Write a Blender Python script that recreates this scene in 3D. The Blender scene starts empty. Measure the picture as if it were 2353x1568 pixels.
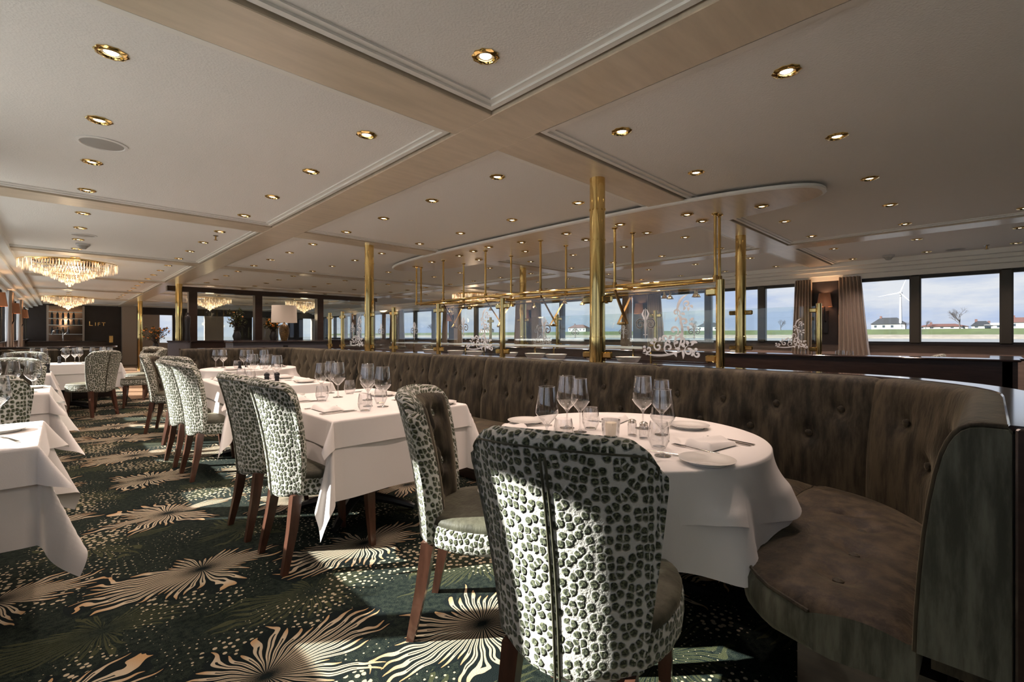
import bpy, math, random
from mathutils import Vector
R = math.radians
SC = bpy.context.scene
COL = SC.collection

# ------------------------------------------------------------------ camera
ANG, FPX, HV = R(44.1), 1069.0, 772.0
cam_d = bpy.data.cameras.new('camera'); cam = bpy.data.objects.new('camera', cam_d); COL.objects.link(cam)
cam.location = (0, 0, 1.2); cam.rotation_euler = (R(90), 0, -ANG)
cam_d.sensor_width = 36; cam_d.lens = 36 * FPX / 2353; cam_d.shift_y = -(784 - HV) / 2353
cam_d.clip_start = 0.05; cam_d.clip_end = 3000
SC.camera = cam
SC.cycles.max_bounces = 7; SC.cycles.diffuse_bounces = 4; SC.cycles.glossy_bounces = 3; SC.cycles.transparent_max_bounces = 14

# ------------------------------------------------------------------ world, sun, exposure
SC.view_settings.view_transform = 'Standard'; SC.view_settings.look = 'None'
SC.view_settings.gamma = 1; SC.view_settings.use_curve_mapping = False
SC.view_settings.exposure = 0.0
SKY_STRENGTH, SUN_STRENGTH, SPOT_W = 0.92, 22.0, 35.0
SUN_AZ = Vector((0.78, -0.62)); SUN_EL = R(29.0)
w = bpy.data.worlds.new('sky'); SC.world = w; w.use_nodes = True
nt = w.node_tree; nt.nodes.clear()
def N(t, kind, **kw):
    n = t.nodes.new(kind)
    for k, v in kw.items():
        if k.startswith('i_'):
            n.inputs[k[2:].replace('_', ' ')].default_value = v
        elif k[0] == 'n' and k[1:].isdigit():
            n.inputs[int(k[1:])].default_value = v
        else:
            setattr(n, k, v)
    return n
tc = N(nt, 'ShaderNodeTexCoord'); mp = N(nt, 'ShaderNodeMapping'); mp.inputs['Scale'].default_value = (2.2, 2.2, 9.0)
nz = N(nt, 'ShaderNodeTexNoise', i_Scale=2.0, i_Detail=9.0, i_Roughness=0.58)
rp = N(nt, 'ShaderNodeValToRGB')
rp.color_ramp.elements[0].position = 0.40; rp.color_ramp.elements[0].color = (0.56, 0.67, 0.92, 1)
rp.color_ramp.elements[1].position = 0.60; rp.color_ramp.elements[1].color = (0.93, 0.95, 1.0, 1)
e_ = rp.color_ramp.elements.new(0.5); e_.color = (0.72, 0.79, 0.94, 1)
bg = N(nt, 'ShaderNodeBackground', i_Strength=SKY_STRENGTH); wo = N(nt, 'ShaderNodeOutputWorld')
nt.links.new(tc.outputs['Generated'], mp.inputs['Vector']); nt.links.new(mp.outputs[0], nz.inputs['Vector'])
nt.links.new(nz.outputs['Fac'], rp.inputs[0]); nt.links.new(rp.outputs[0], bg.inputs['Color']); nt.links.new(bg.outputs[0], wo.inputs[0])
sl = bpy.data.lights.new('sun', 'SUN'); sl.energy = SUN_STRENGTH; sl.angle = R(0.6); sl.color = (1.0, 0.96, 0.88)
so = bpy.data.objects.new('sun', sl); COL.objects.link(so); so.location = (-20, 20, 20)
h_ = SUN_AZ.normalized() * math.cos(SUN_EL)
so.rotation_euler = Vector((h_.x, h_.y, -math.sin(SUN_EL))).to_track_quat('-Z', 'Y').to_euler()

# ------------------------------------------------------------------ helpers
random.seed(7)
class MB:
    def __init__(s): s.v = []; s.f = []
    def add(s, vs, fs):
        o = len(s.v); s.v += [tuple(p) for p in vs]; s.f += [tuple(i + o for i in f) for f in fs]; return s
    def box(s, x0, x1, y0, y1, z0, z1, b=0.0):
        if b <= 0:
            vs = [(x, y, z) for z in (z0, z1) for y in (y0, y1) for x in (x0, x1)]
            return s.add(vs, [(0, 2, 3, 1), (4, 5, 7, 6), (0, 1, 5, 4), (2, 6, 7, 3), (0, 4, 6, 2), (1, 3, 7, 5)])
        rings = []
        for z, i in ((z0, b), (z0 + b, 0), (z1 - b, 0), (z1, b)):
            c = b
            rings.append([(x0 + i + c, y0 + i, z), (x1 - i - c, y0 + i, z), (x1 - i, y0 + i + c, z), (x1 - i, y1 - i - c, z),
                          (x1 - i - c, y1 - i, z), (x0 + i + c, y1 - i, z), (x0 + i, y1 - i - c, z), (x0 + i, y0 + i + c, z)])
        return s.loft(rings, True, True)
    def loft(s, rings, closed=True, caps=False):
        n = len(rings[0]); vs = [p for r in rings for p in r]; fs = []
        for i in range(len(rings) - 1):
            for j in range(n if closed else n - 1):
                k = (j + 1) % n
                fs.append((i * n + j, i * n + k, (i + 1) * n + k, (i + 1) * n + j))
        if caps:
            fs.append(tuple(range(n - 1, -1, -1))); m = (len(rings) - 1) * n; fs.append(tuple(range(m, m + n)))
        return s.add(vs, fs)
    def lathe(s, prof, n=20, c=(0, 0, 0), caps=False):
        return s.loft([[(c[0] + r * math.cos(2 * math.pi * j / n), c[1] + r * math.sin(2 * math.pi * j / n), c[2] + z) for j in range(n)] for r, z in prof], True, caps)
    def tube(s, pts, r, n=8, caps=True, flat=1.0):
        pts = [Vector(p) for p in pts]; rings = []; up = None
        for i, p in enumerate(pts):
            d = (pts[min(i + 1, len(pts) - 1)] - pts[max(i - 1, 0)])
            if d.length < 1e-9: d = Vector((0, 0, 1))
            d.normalize()
            if up is None:
                up = Vector((0, 0, 1)) if abs(d.z) < 0.9 else Vector((1, 0, 0))
            a = d.cross(up)
            if a.length < 1e-6: a = d.cross(Vector((0, 1, 0)))
            a.normalize(); b = a.cross(d); up = b
            rr = r[i] if isinstance(r, (list, tuple)) else r
            rings.append([tuple(p + a * (rr * math.cos(2 * math.pi * j / n)) + b * (rr * flat * math.sin(2 * math.pi * j / n))) for j in range(n)])
        return s.loft(rings, True, caps)
    def cyl(s, p0, p1, r, n=12): return s.tube([p0, p1], r, n)
    def grid(s, fn, nu, nv):
        vs = [fn(i / nu, j / nv) for j in range(nv + 1) for i in range(nu + 1)]
        fs = [(j * (nu + 1) + i, j * (nu + 1) + i + 1, (j + 1) * (nu + 1) + i + 1, (j + 1) * (nu + 1) + i) for j in range(nv) for i in range(nu)]
        return s.add(vs, fs)
    def mesh(s, name, smooth=35):
        m = bpy.data.meshes.new(name); m.from_pydata(s.v, [], s.f); m.validate()
        if smooth:
            m.polygons.foreach_set('use_smooth', [True] * len(m.polygons))
            if smooth < 180: m.set_sharp_from_angle(angle=R(smooth))
        m.update(); return m
def tag(o, label=None, cat=None, group=None, kind=None):
    if label: o['label'] = label
    if cat: o['category'] = cat
    if group: o['group'] = group
    if kind: o['kind'] = kind
    return o
def ob(name, mb, mat, parent=None, loc=(0, 0, 0), rz=0, smooth=35):
    me = mb if isinstance(mb, bpy.types.Mesh) else mb.mesh(name, smooth)
    o = bpy.data.objects.new(name, me); COL.objects.link(o)
    if mat and not me.materials: me.materials.append(mat)
    o.location = loc; o.rotation_euler = (0, 0, rz); o.parent = parent
    return o
def empty(name, loc=(0, 0, 0), rz=0, parent=None):
    o = bpy.data.objects.new(name, None); COL.objects.link(o); o.location = loc; o.rotation_euler = (0, 0, rz); o.empty_display_size = 0.1; o.parent = parent
    return o
def copy_tree(o, parent=None, loc=None, rz=None):
    c = o.copy(); COL.objects.link(c); c.parent = parent
    if loc is not None: c.location = loc
    if rz is not None: c.rotation_euler = (0, 0, rz)
    for ch in o.children: copy_tree(ch, c)
    return c
def facing(x, y): return math.atan2(-x, y)      # local +Y -> (x, y)
def px(x, y, z):
    d = x * math.sin(ANG) + y * math.cos(ANG); l = x * math.cos(ANG) - y * math.sin(ANG)
    if d <= 0.05: return None
    return (1176.5 + FPX * l / d, HV - FPX * (z - 1.2) / d, d)
def ordinal(i): return ['first', 'second', 'third', 'fourth', 'fifth', 'sixth', 'seventh', 'eighth', 'ninth', 'tenth', 'eleventh', 'twelfth', 'thirteenth', 'fourteenth', 'fifteenth', 'sixteenth', 'seventeenth', 'eighteenth', 'nineteenth', 'twentieth', 'twenty-first', 'twenty-second', 'twenty-third', 'twenty-fourth', 'twenty-fifth'][i]

# ------------------------------------------------------------------ materials
def new_mat(name):
    m = bpy.data.materials.new(name); m.use_nodes = True; t = m.node_tree; t.nodes.clear()
    out = N(t, 'ShaderNodeOutputMaterial'); return m, t, out
def rgba(c): return (c[0], c[1], c[2], 1)
def principled(name, col, rough=0.5, metal=0.0, var=0.0, vscale=8.0, stretch=(1, 1, 1), bump=0.0, bscale=80.0, sheen=0.0, spec=0.5, coat=0.0, col2=None, wave=None):
    m, t, out = new_mat(name); p = N(t, 'ShaderNodeBsdfPrincipled'); t.links.new(p.outputs[0], out.inputs[0])
    p.inputs['Base Color'].default_value = rgba(col); p.inputs['Roughness'].default_value = rough; p.inputs['Metallic'].default_value = metal
    p.inputs['Specular IOR Level'].default_value = spec; p.inputs['Coat Weight'].default_value = coat; p.inputs['Coat Roughness'].default_value = 0.08
    if sheen: p.inputs['Sheen Weight'].default_value = sheen; p.inputs['Sheen Roughness'].default_value = 0.45
    tcn = N(t, 'ShaderNodeTexCoord'); mpn = N(t, 'ShaderNodeMapping'); mpn.inputs['Scale'].default_value = stretch
    t.links.new(tcn.outputs['Object'], mpn.inputs[0])
    if var or col2:
        n = N(t, 'ShaderNodeTexNoise', i_Scale=vscale, i_Detail=6.0, i_Roughness=0.6); t.links.new(mpn.outputs[0], n.inputs['Vector'])
        r = N(t, 'ShaderNodeValToRGB'); r.color_ramp.elements[0].position = 0.32; r.color_ramp.elements[1].position = 0.68
        c2 = col2 or tuple(min(1, c * (1 + var)) for c in col); c1 = col if col2 else tuple(c * (1 - var) for c in col)
        r.color_ramp.elements[0].color = rgba(c1); r.color_ramp.elements[1].color = rgba(c2)
        t.links.new(n.outputs['Fac'], r.inputs[0]); t.links.new(r.outputs[0], p.inputs['Base Color'])
    if bump:
        n2 = N(t, 'ShaderNodeTexNoise', i_Scale=bscale, i_Detail=3.0); t.links.new(mpn.outputs[0], n2.inputs['Vector'])
        b = N(t, 'ShaderNodeBump', i_Strength=bump, i_Distance=0.01); t.links.new(n2.outputs['Fac'], b.inputs['Height']); t.links.new(b.outputs[0], p.inputs['Normal'])
    return m
def glass_mat(name, tint=(1, 1, 1), refl=1.0, ior=1.45, base=0.0, expo=4.0):
    m, t, out = new_mat(name)
    tr = N(t, 'ShaderNodeBsdfTransparent'); tr.inputs[0].default_value = rgba(tint)
    gl = N(t, 'ShaderNodeBsdfGlossy'); gl.inputs['Roughness'].default_value = 0.02
    f0 = ((ior - 1) / (ior + 1)) ** 2; lw = N(t, 'ShaderNodeLayerWeight', i_Blend=0.5); pw = N(t, 'ShaderNodeMath', operation='POWER', n1=expo); fr = N(t, 'ShaderNodeMath', operation='MULTIPLY_ADD', n1=1 - f0, n2=f0)
    mu = N(t, 'ShaderNodeMath', operation='MULTIPLY_ADD', n1=refl, n2=base, use_clamp=True); mx = N(t, 'ShaderNodeMixShader')
    t.links.new(lw.outputs['Facing'], pw.inputs[0]); t.links.new(pw.outputs[0], fr.inputs[0]); t.links.new(fr.outputs[0], mu.inputs[0]); t.links.new(mu.outputs[0], mx.inputs[0]); t.links.new(tr.outputs[0], mx.inputs[1]); t.links.new(gl.outputs[0], mx.inputs[2]); t.links.new(mx.outputs[0], out.inputs[0])
    return m
def emit(name, col, s):
    m, t, out = new_mat(name); e = N(t, 'ShaderNodeEmission', i_Strength=s); e.inputs[0].default_value = rgba(col); t.links.new(e.outputs[0], out.inputs[0]); return m
class G:            # tiny expression builder over math nodes
    def __init__(s, t): s.t = t
    def m(s, op, a, b=None, c=None):
        n = s.t.nodes.new('ShaderNodeMath'); n.operation = op
        for i, x in enumerate((a, b, c)):
            if x is None: continue
            if isinstance(x, (int, float)): n.inputs[i].default_value = x
            else: s.t.links.new(x, n.inputs[i])
        return n.outputs[0]
    def step(s, x, lo, hi):
        n = s.t.nodes.new('ShaderNodeMapRange'); n.interpolation_type = 'SMOOTHSTEP'
        s.t.links.new(x, n.inputs[0]); n.inputs[1].default_value = lo; n.inputs[2].default_value = hi; return n.outputs[0]
    def mix(s, f, a, b):
        n = s.t.nodes.new('ShaderNodeMix'); n.data_type = 'RGBA'
        for i, x in ((0, f), (6, a), (7, b)):
            if isinstance(x, tuple): n.inputs[i].default_value = rgba(x)
            elif isinstance(x, (int, float)): n.inputs[i].default_value = x
            else: s.t.links.new(x, n.inputs[i])
        return n.outputs[2]
def leopard():
    m, t, out = new_mat('leopard_weave'); g = G(t); p = N(t, 'ShaderNodeBsdfPrincipled', i_Roughness=0.85); t.links.new(p.outputs[0], out.inputs[0])
    p.inputs['Sheen Weight'].default_value = 0.3; p.inputs['Sheen Tint'].default_value = (0.85, 0.95, 0.8, 1); p.inputs['Specular IOR Level'].default_value = 0.15
    at = N(t, 'ShaderNodeAttribute', attribute_name='flat_co'); no = N(t, 'ShaderNodeTexNoise', i_Scale=60.0, i_Detail=2.0); t.links.new(at.outputs['Vector'], no.inputs['Vector'])
    ad = N(t, 'ShaderNodeVectorMath', operation='MULTIPLY_ADD'); t.links.new(no.outputs['Color'], ad.inputs[0]); ad.inputs[1].default_value = (0.007,) * 3; t.links.new(at.outputs['Vector'], ad.inputs[2])
    mpn = N(t, 'ShaderNodeMapping'); mpn.inputs['Scale'].default_value = (1.0, 0.9, 1.0); t.links.new(ad.outputs[0], mpn.inputs[0])
    vo = N(t, 'ShaderNodeTexVoronoi', voronoi_dimensions='2D', i_Scale=45.0, i_Randomness=0.70); t.links.new(mpn.outputs[0], vo.inputs['Vector'])
    ve = N(t, 'ShaderNodeTexVoronoi', voronoi_dimensions='2D', i_Scale=45.0, i_Randomness=0.70, feature='DISTANCE_TO_EDGE'); t.links.new(mpn.outputs[0], ve.inputs['Vector'])
    spot = g.m('MULTIPLY', g.step(vo.outputs['Distance'], 0.47, 0.38), g.step(ve.outputs['Distance'], 0.06, 0.14))
    n2 = N(t, 'ShaderNodeTexNoise', i_Scale=150.0, i_Detail=3.0); t.links.new(at.outputs['Vector'], n2.inputs['Vector'])
    sp = g.mix(g.step(n2.outputs['Fac'], 0.42, 0.68), (0.026, 0.031, 0.018), (0.18, 0.195, 0.11))
    colr = g.mix(spot, (0.58, 0.57, 0.52), sp); t.links.new(colr, p.inputs['Base Color'])
    hgt = g.m('ADD', g.step(vo.outputs['Distance'], 0.55, 0.30), g.m('MULTIPLY', n2.outputs['Fac'], 0.3))
    b = N(t, 'ShaderNodeBump', i_Strength=1.0, i_Distance=0.009); t.links.new(hgt, b.inputs['Height']); t.links.new(b.outputs[0], p.inputs['Normal'])
    return m
def flat_attr(me, co):
    a = me.attributes.new('flat_co', 'FLOAT_VECTOR', 'POINT'); a.data.foreach_set('vector', [c for p in co for c in (p[0], p[1], 0.0)])
def carpet():
    m, t, out = new_mat('patterned_carpet'); g = G(t); p = N(t, 'ShaderNodeBsdfPrincipled', i_Roughness=0.95); t.links.new(p.outputs[0], out.inputs[0]); p.inputs['Specular IOR Level'].default_value = 0.1
    tcn = N(t, 'ShaderNodeTexCoord'); sx = N(t, 'ShaderNodeSeparateXYZ'); t.links.new(tcn.outputs['Object'], sx.inputs[0])
    wn = N(t, 'ShaderNodeTexNoise', i_Scale=5.5, i_Detail=1.5); t.links.new(tcn.outputs['Object'], wn.inputs['Vector'])
    def flower(ox, oy, seed, rmin, rvar, npet, curl):
        x = g.m('SUBTRACT', sx.outputs[0], ox); i = g.m('ROUND', g.m('DIVIDE', x, 1.48))
        y = g.m('ADD', g.m('SUBTRACT', sx.outputs[1], oy), g.m('MULTIPLY', i, 0.6)); j = g.m('ROUND', g.m('DIVIDE', y, 1.05))
        dx = g.m('SUBTRACT', x, g.m('MULTIPLY', i, 1.48)); dy = g.m('SUBTRACT', y, g.m('MULTIPLY', j, 1.05))
        dx = g.m('MULTIPLY', dx, 0.80); dy = g.m('MULTIPLY', dy, 1.22); r = g.m('SQRT', g.m('ADD', g.m('MULTIPLY', dx, dx), g.m('MULTIPLY', dy, dy)))
        th = g.m('ADD', g.m('ARCTAN2', dy, dx), g.m('MULTIPLY', g.m('MULTIPLY', g.m('SUBTRACT', wn.outputs['Fac'], 0.5), curl), r))
        ph = g.m('MULTIPLY', th, npet / (2 * math.pi)); pid = g.m('FLOOR', ph); fr = g.m('FRACT', ph)
        wnz = N(t, 'ShaderNodeTexWhiteNoise', noise_dimensions='3D'); cx = N(t, 'ShaderNodeCombineXYZ')
        t.links.new(pid, cx.inputs[0]); t.links.new(g.m('ADD', i, seed), cx.inputs[1]); t.links.new(j, cx.inputs[2]); t.links.new(cx.outputs[0], wnz.inputs['Vector'])
        big = N(t, 'ShaderNodeTexNoise', noise_dimensions='2D', i_Scale=1.0, i_Detail=0.0); c2 = N(t, 'ShaderNodeCombineXYZ')
        t.links.new(g.m('MULTIPLY', g.m('COSINE', th), 1.6), c2.inputs[0]); t.links.new(g.m('ADD', g.m('MULTIPLY', g.m('SINE', th), 1.6), g.m('MULTIPLY', j, 7.3)), c2.inputs[1]); t.links.new(c2.outputs[0], big.inputs['Vector'])
        rad = g.m('MINIMUM', 0.40, g.m('ADD', g.m('ADD', rmin, g.m('MULTIPLY', g.m('SUBTRACT', big.outputs['Fac'], 0.5), 0.50)), g.m('MULTIPLY', wnz.outputs['Value'], rvar)))
        q = g.m('DIVIDE', r, rad)
        halfw = g.m('MULTIPLY', g.m('MULTIPLY', 0.33, g.step(r, -0.03, 0.12)), g.m('POWER', g.m('MAXIMUM', g.m('SUBTRACT', 1.0, g.m('POWER', q, 4.0)), 0.0), 0.6))
        petal = g.m('LESS_THAN', g.m('ABSOLUTE', g.m('SUBTRACT', fr, 0.5)), halfw)
        vein = g.m('GREATER_THAN', g.m('ABSOLUTE', g.m('SUBTRACT', fr, 0.5)), g.m('MULTIPLY', 0.07, g.m('LESS_THAN', q, 0.75)))
        core = g.m('GREATER_THAN', r, 0.012)
        return g.m('MULTIPLY', g.m('MULTIPLY', petal, core), vein), g.m('LESS_THAN', r, g.m('ADD', rad, 0.012)), q
    pa, da, qa = flower(0.52, 2.83, 0.0, 0.225, 0.13, 44, 2.4); pb, db, qb = flower(1.26, 2.53, 57.0, 0.225, 0.13, 44, 2.4)
    pet = g.m('MAXIMUM', pa, pb); disc = g.m('MAXIMUM', da, db); q = g.m('MINIMUM', qa, qb)
    p2, d2, q2 = flower(0.86, 2.22, 31.0, 0.19, 0.08, 40, 3.0); p3, d3, q3 = flower(0.12, 2.52, 91.0, 0.19, 0.08, 40, 3.0); pet2 = g.m('MAXIMUM', p2, p3)
    n1 = N(t, 'ShaderNodeTexNoise', i_Scale=240.0, i_Detail=2.0); t.links.new(tcn.outputs['Object'], n1.inputs['Vector'])
    n0 = N(t, 'ShaderNodeTexNoise', i_Scale=2.1, i_Detail=2.0); t.links.new(tcn.outputs['Object'], n0.inputs['Vector'])
    n3 = N(t, 'ShaderNodeTexNoise', i_Scale=45.0, i_Detail=3.0); t.links.new(tcn.outputs['Object'], n3.inputs['Vector'])
    base = g.mix(g.step(g.m('ADD', n1.outputs['Fac'], n3.outputs['Fac']), 0.75, 1.25), (0.003, 0.007, 0.007), (0.022, 0.030, 0.022))
    base = g.mix(g.m('MULTIPLY', pet2, 0.8), base, (0.052, 0.058, 0.028))
    vo = N(t, 'ShaderNodeTexVoronoi', voronoi_dimensions='2D', i_Scale=30.0, i_Randomness=0.75); t.links.new(tcn.outputs['Object'], vo.inputs['Vector'])
    dots = g.m('MULTIPLY', g.m('LESS_THAN', vo.outputs['Distance'], g.m('MULTIPLY', g.step(n0.outputs['Fac'], 0.42, 0.66), 0.30)), g.m('SUBTRACT', 1.0, disc))
    cream = g.mix(g.step(q, 0.75, 1.0), (0.44, 0.375, 0.27), (0.40, 0.25, 0.12))
    c1 = g.mix(dots, base, (0.42, 0.36, 0.25))
    dark = g.mix(disc, c1, (0.006, 0.010, 0.010)); fin = g.mix(pet, dark, cream)
    t.links.new(fin, p.inputs['Base Color'])
    b = N(t, 'ShaderNodeBump', i_Strength=0.5, i_Distance=0.004); t.links.new(n1.outputs['Fac'], b.inputs['Height']); t.links.new(b.outputs[0], p.inputs['Normal'])
    return m
def velvet(name, c1, c2):
    m, t, out = new_mat(name); g = G(t); p = N(t, 'ShaderNodeBsdfPrincipled', i_Roughness=0.62); t.links.new(p.outputs[0], out.inputs[0])
    p.inputs['Sheen Weight'].default_value = 0.55; p.inputs['Sheen Roughness'].default_value = 0.35; p.inputs['Sheen Tint'].default_value = (0.55, 0.50, 0.36, 1); p.inputs['Specular IOR Level'].default_value = 0.25
    tcn = N(t, 'ShaderNodeTexCoord'); mpn = N(t, 'ShaderNodeMapping'); mpn.inputs['Scale'].default_value = (8, 8, 1.3); t.links.new(tcn.outputs['Object'], mpn.inputs[0])
    n = N(t, 'ShaderNodeTexNoise', i_Scale=2.6, i_Detail=7.0, i_Roughness=0.65); t.links.new(mpn.outputs[0], n.inputs['Vector'])
    t.links.new(g.mix(g.step(n.outputs['Fac'], 0.36, 0.66), c1, c2), p.inputs['Base Color'])
    n2 = N(t, 'ShaderNodeTexNoise', i_Scale=9.0, i_Detail=4.0); t.links.new(mpn.outputs[0], n2.inputs['Vector'])
    b = N(t, 'ShaderNodeBump', i_Strength=0.25, i_Distance=0.01); t.links.new(n2.outputs['Fac'], b.inputs['Height']); t.links.new(b.outputs[0], p.inputs['Normal'])
    return m
M = dict(
    leopard=leopard(), carpet=carpet(), velvet=velvet('olive_velvet', (0.012, 0.010, 0.006), (0.060, 0.048, 0.029)),
    bseat=velvet('brown_seat_velvet', (0.014, 0.009, 0.005), (0.062, 0.044, 0.024)), boxing=velvet('nap_sheen_velvet', (0.055, 0.056, 0.040), (0.150, 0.150, 0.112)),  # boxing: paler copy for upright faces, nap sheen put into the colour
    seatvelvet=velvet('seat_velvet', (0.045, 0.045, 0.030), (0.085, 0.085, 0.058)),
    brass=principled('polished_brass', (0.82, 0.60, 0.24), 0.09, 1.0, var=0.12, vscale=3),
    brassd=principled('aged_brass', (0.48, 0.30, 0.11), 0.22, 1.0),
    wood=principled('dark_wood', (0.030, 0.017, 0.013), 0.32, var=0.35, vscale=6, stretch=(1, 1, 9), coat=0.25),
    legwood=principled('chair_leg_wood', (0.075, 0.032, 0.020), 0.3, var=0.3, vscale=14, stretch=(3, 3, 0.6), coat=0.3),
    ledge=principled('glossy_dark_ledge', (0.030, 0.022, 0.022), 0.12, coat=0.6),
    ceiling=principled('white_plaster', (0.79, 0.78, 0.755), 0.7, bump=0.25, bscale=95),
    cornice=principled('white_cornice', (0.80, 0.79, 0.75), 0.4),
    beam=principled('beige_laminate', (0.63, 0.54, 0.42), 0.28, var=0.08, vscale=3, stretch=(1, 6, 1)),
    gap_shade=principled('gap_shade_brown', (0.05, 0.04, 0.03), 0.8),  # slab above the panels, painted dark so the gaps read as shade
    cloth=principled('white_linen', (0.80, 0.77, 0.74), 0.8, bump=0.08, bscale=400, sheen=0.2),
    plate=principled('white_china', (0.82, 0.80, 0.76), 0.12, coat=0.5),
    steel=principled('polished_steel', (0.55, 0.53, 0.50), 0.16, 1.0),
    black=principled('black_iron', (0.012, 0.012, 0.014), 0.38),
    glass=glass_mat('clear_glass', (0.975, 0.975, 0.975), 1.8, 1.5, 0.13, 3.0),
    pane=glass_mat('window_glass', (0.97, 0.98, 0.985), 0.8, 1.4),
    screen=glass_mat('screen_glass', (0.93, 0.965, 0.955), 1.3, 1.45, 0.01),
    gedge=principled('white_glass_edge', (0.72, 0.80, 0.80), 0.2),
    etch=principled('frosted_etching', (0.80, 0.83, 0.86), 0.6),
    frame=principled('dark_window_frame', (0.018, 0.018, 0.021), 0.4),
    pier=principled('dark_wall_panel', (0.022, 0.017, 0.017), 0.45, var=0.2, vscale=4),
    mullion=principled('bronze_mullion', (0.055, 0.050, 0.038), 0.35),
    walllow=principled('rosewood_panel', (0.36, 0.27, 0.235), 0.4, var=0.14, vscale=3, stretch=(1, 1, 8)),
    curtain=principled('taupe_curtain', (0.36, 0.29, 0.235), 0.85, sheen=0.3),
    lining=principled('curtain_lining', (0.62, 0.63, 0.66), 0.8),
    shade=principled('copper_lampshade', (0.33, 0.15, 0.075), 0.6),
    lshade=principled('cream_lampshade', (0.60, 0.54, 0.46), 0.8),
    bulb=emit('lit_bulb', (1.0, 0.80, 0.55), 9.0),
    grey=principled('grey_grille', (0.36, 0.35, 0.33), 0.6), plastic=principled('white_plastic', (0.55, 0.55, 0.53), 0.4),
    woodfloor=principled('oak_floor', (0.30, 0.19, 0.12), 0.3, var=0.2, vscale=5, stretch=(8, 1, 1)),
    steelgrey=principled('grey_drum', (0.10, 0.10, 0.115), 0.35), wallpale=principled('beige_wall', (0.42, 0.35, 0.29), 0.6),
    wax=principled('candle_wax', (0.80, 0.70, 0.50), 0.5), gold=principled('gold_letters', (0.85, 0.62, 0.28), 0.25, 1.0),
    water=principled('river_water', (0.15, 0.155, 0.16), 0.35, var=0.12, vscale=0.05, stretch=(1, 3, 1), bump=0.6, bscale=0.5),
    pale_water=principled('bounce_water', (0.50, 0.51, 0.49), 0.3, var=0.15, vscale=0.2, bump=0.5, bscale=1.5),  # unseen left-hand water, colour raised to reflect sun onto the ceiling
    grass=principled('dike_grass', (0.045, 0.062, 0.020), 0.9, var=0.25, vscale=0.05), sand=principled('river_bank', (0.17, 0.155, 0.13), 0.9, var=0.2, vscale=0.1),
    roofdark=principled('slate_roof', (0.014, 0.016, 0.02), 0.6), roofred=principled('tiled_roof', (0.075, 0.032, 0.026), 0.7), whitewall=principled('white_render', (0.34, 0.34, 0.33), 0.7),
    bark=principled('bare_tree', (0.05, 0.043, 0.043), 0.9), turbine=principled('white_turbine', (0.42, 0.43, 0.45), 0.4),
    leaf=principled('plant_leaf', (0.06, 0.07, 0.02), 0.6, var=0.4), flower=principled('orange_flower', (0.62, 0.22, 0.03), 0.6), panedark=principled('house_window', (0.03, 0.04, 0.05), 0.2),
)
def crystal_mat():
    m, t, out = new_mat('sparkle_glow_crystal'); g = G(t); gi = N(t, 'ShaderNodeNewGeometry'); p = N(t, 'ShaderNodeBsdfPrincipled', i_Roughness=0.08); t.links.new(p.outputs[0], out.inputs[0])
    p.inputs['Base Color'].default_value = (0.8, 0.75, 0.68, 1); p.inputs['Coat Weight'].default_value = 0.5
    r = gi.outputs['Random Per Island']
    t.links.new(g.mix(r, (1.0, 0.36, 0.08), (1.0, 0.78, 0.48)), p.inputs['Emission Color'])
    t.links.new(g.m('MULTIPLY', g.m('POWER', r, 2.0), 2.4), p.inputs['Emission Strength']); return m  # each crystal emits a random glow, put in as sparkle; crystals are no lamps
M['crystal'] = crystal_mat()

# ------------------------------------------------------------------ room shell
XL, XR, YF, YB = -0.92, 9.8, -8.5, 25.0
CZ, BZ = 2.43, 2.395
PITCH = 3.67
GRID = [2.055 + PITCH * k for k in range(-2, 7)]
fl = tag(ob('floor', MB().box(XL, XR, YF, YB, -0.1, 0), M['carpet'], smooth=0), 'dark green carpet with cream starburst flowers', None, kind='structure')
wf = ob('plank_area', MB().box(0.95, 2.7, 11.3, 24, 0.0, 0.006), M['woodfloor'], fl, smooth=0)
ceil = tag(ob('ceiling', MB().box(XL, XR, YF, YB, 2.47, 2.56), M['gap_shade'], smooth=0), 'panelled white plaster ceiling crossed by beige beams', kind='structure')
LB = [(1.68, 2.02), (6.93, 7.27)]
for a, b in LB: ob('beam', MB().box(a, b, YF, YB, BZ, 2.475, 0.004), M['beam'], ceil, smooth=0)
spansX = [(XL, 1.68), (2.02, 6.93), (7.27, XR)]
ys = [YF] + [g for g in GRID if g < YB] + [YB]
spansY = []
for i in range(len(ys) - 1):
    spansY.append((ys[i] + (0.165 if i > 0 else 0), ys[i + 1] - (0.165 if i < len(ys) - 2 else 0)))
for gy in ys[1:-1]:
    for a, b in spansX: ob('beam', MB().box(a, b, gy - 0.165, gy + 0.165, BZ, 2.475, 0.004), M['beam'], ceil, smooth=0)
for a, b in spansX:
    for c, d in spansY:
        gpx = 0.022
        pn = ob('ceiling_panel', MB().box(a + gpx, b - gpx, c + gpx, d - gpx, CZ, 2.475), M['ceiling'], ceil, smooth=0)
        cm = MB()
        for w0, z0 in ((0.03, CZ - 0.022), (0.062, CZ - 0.010)):
            x0, x1, y0, y1 = a + gpx, b - gpx, c + gpx, d - gpx
            cm.box(x0, x0 + w0, y0, y1, z0, CZ); cm.box(x1 - w0, x1, y0, y1, z0, CZ); cm.box(x0 + w0, x1 - w0, y0, y0 + w0, z0, CZ); cm.box(x0 + w0, x1 - w0, y1 - w0, y1, z0, CZ)
        ob('cornice', cm, M['cornice'], pn, smooth=0)
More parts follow.
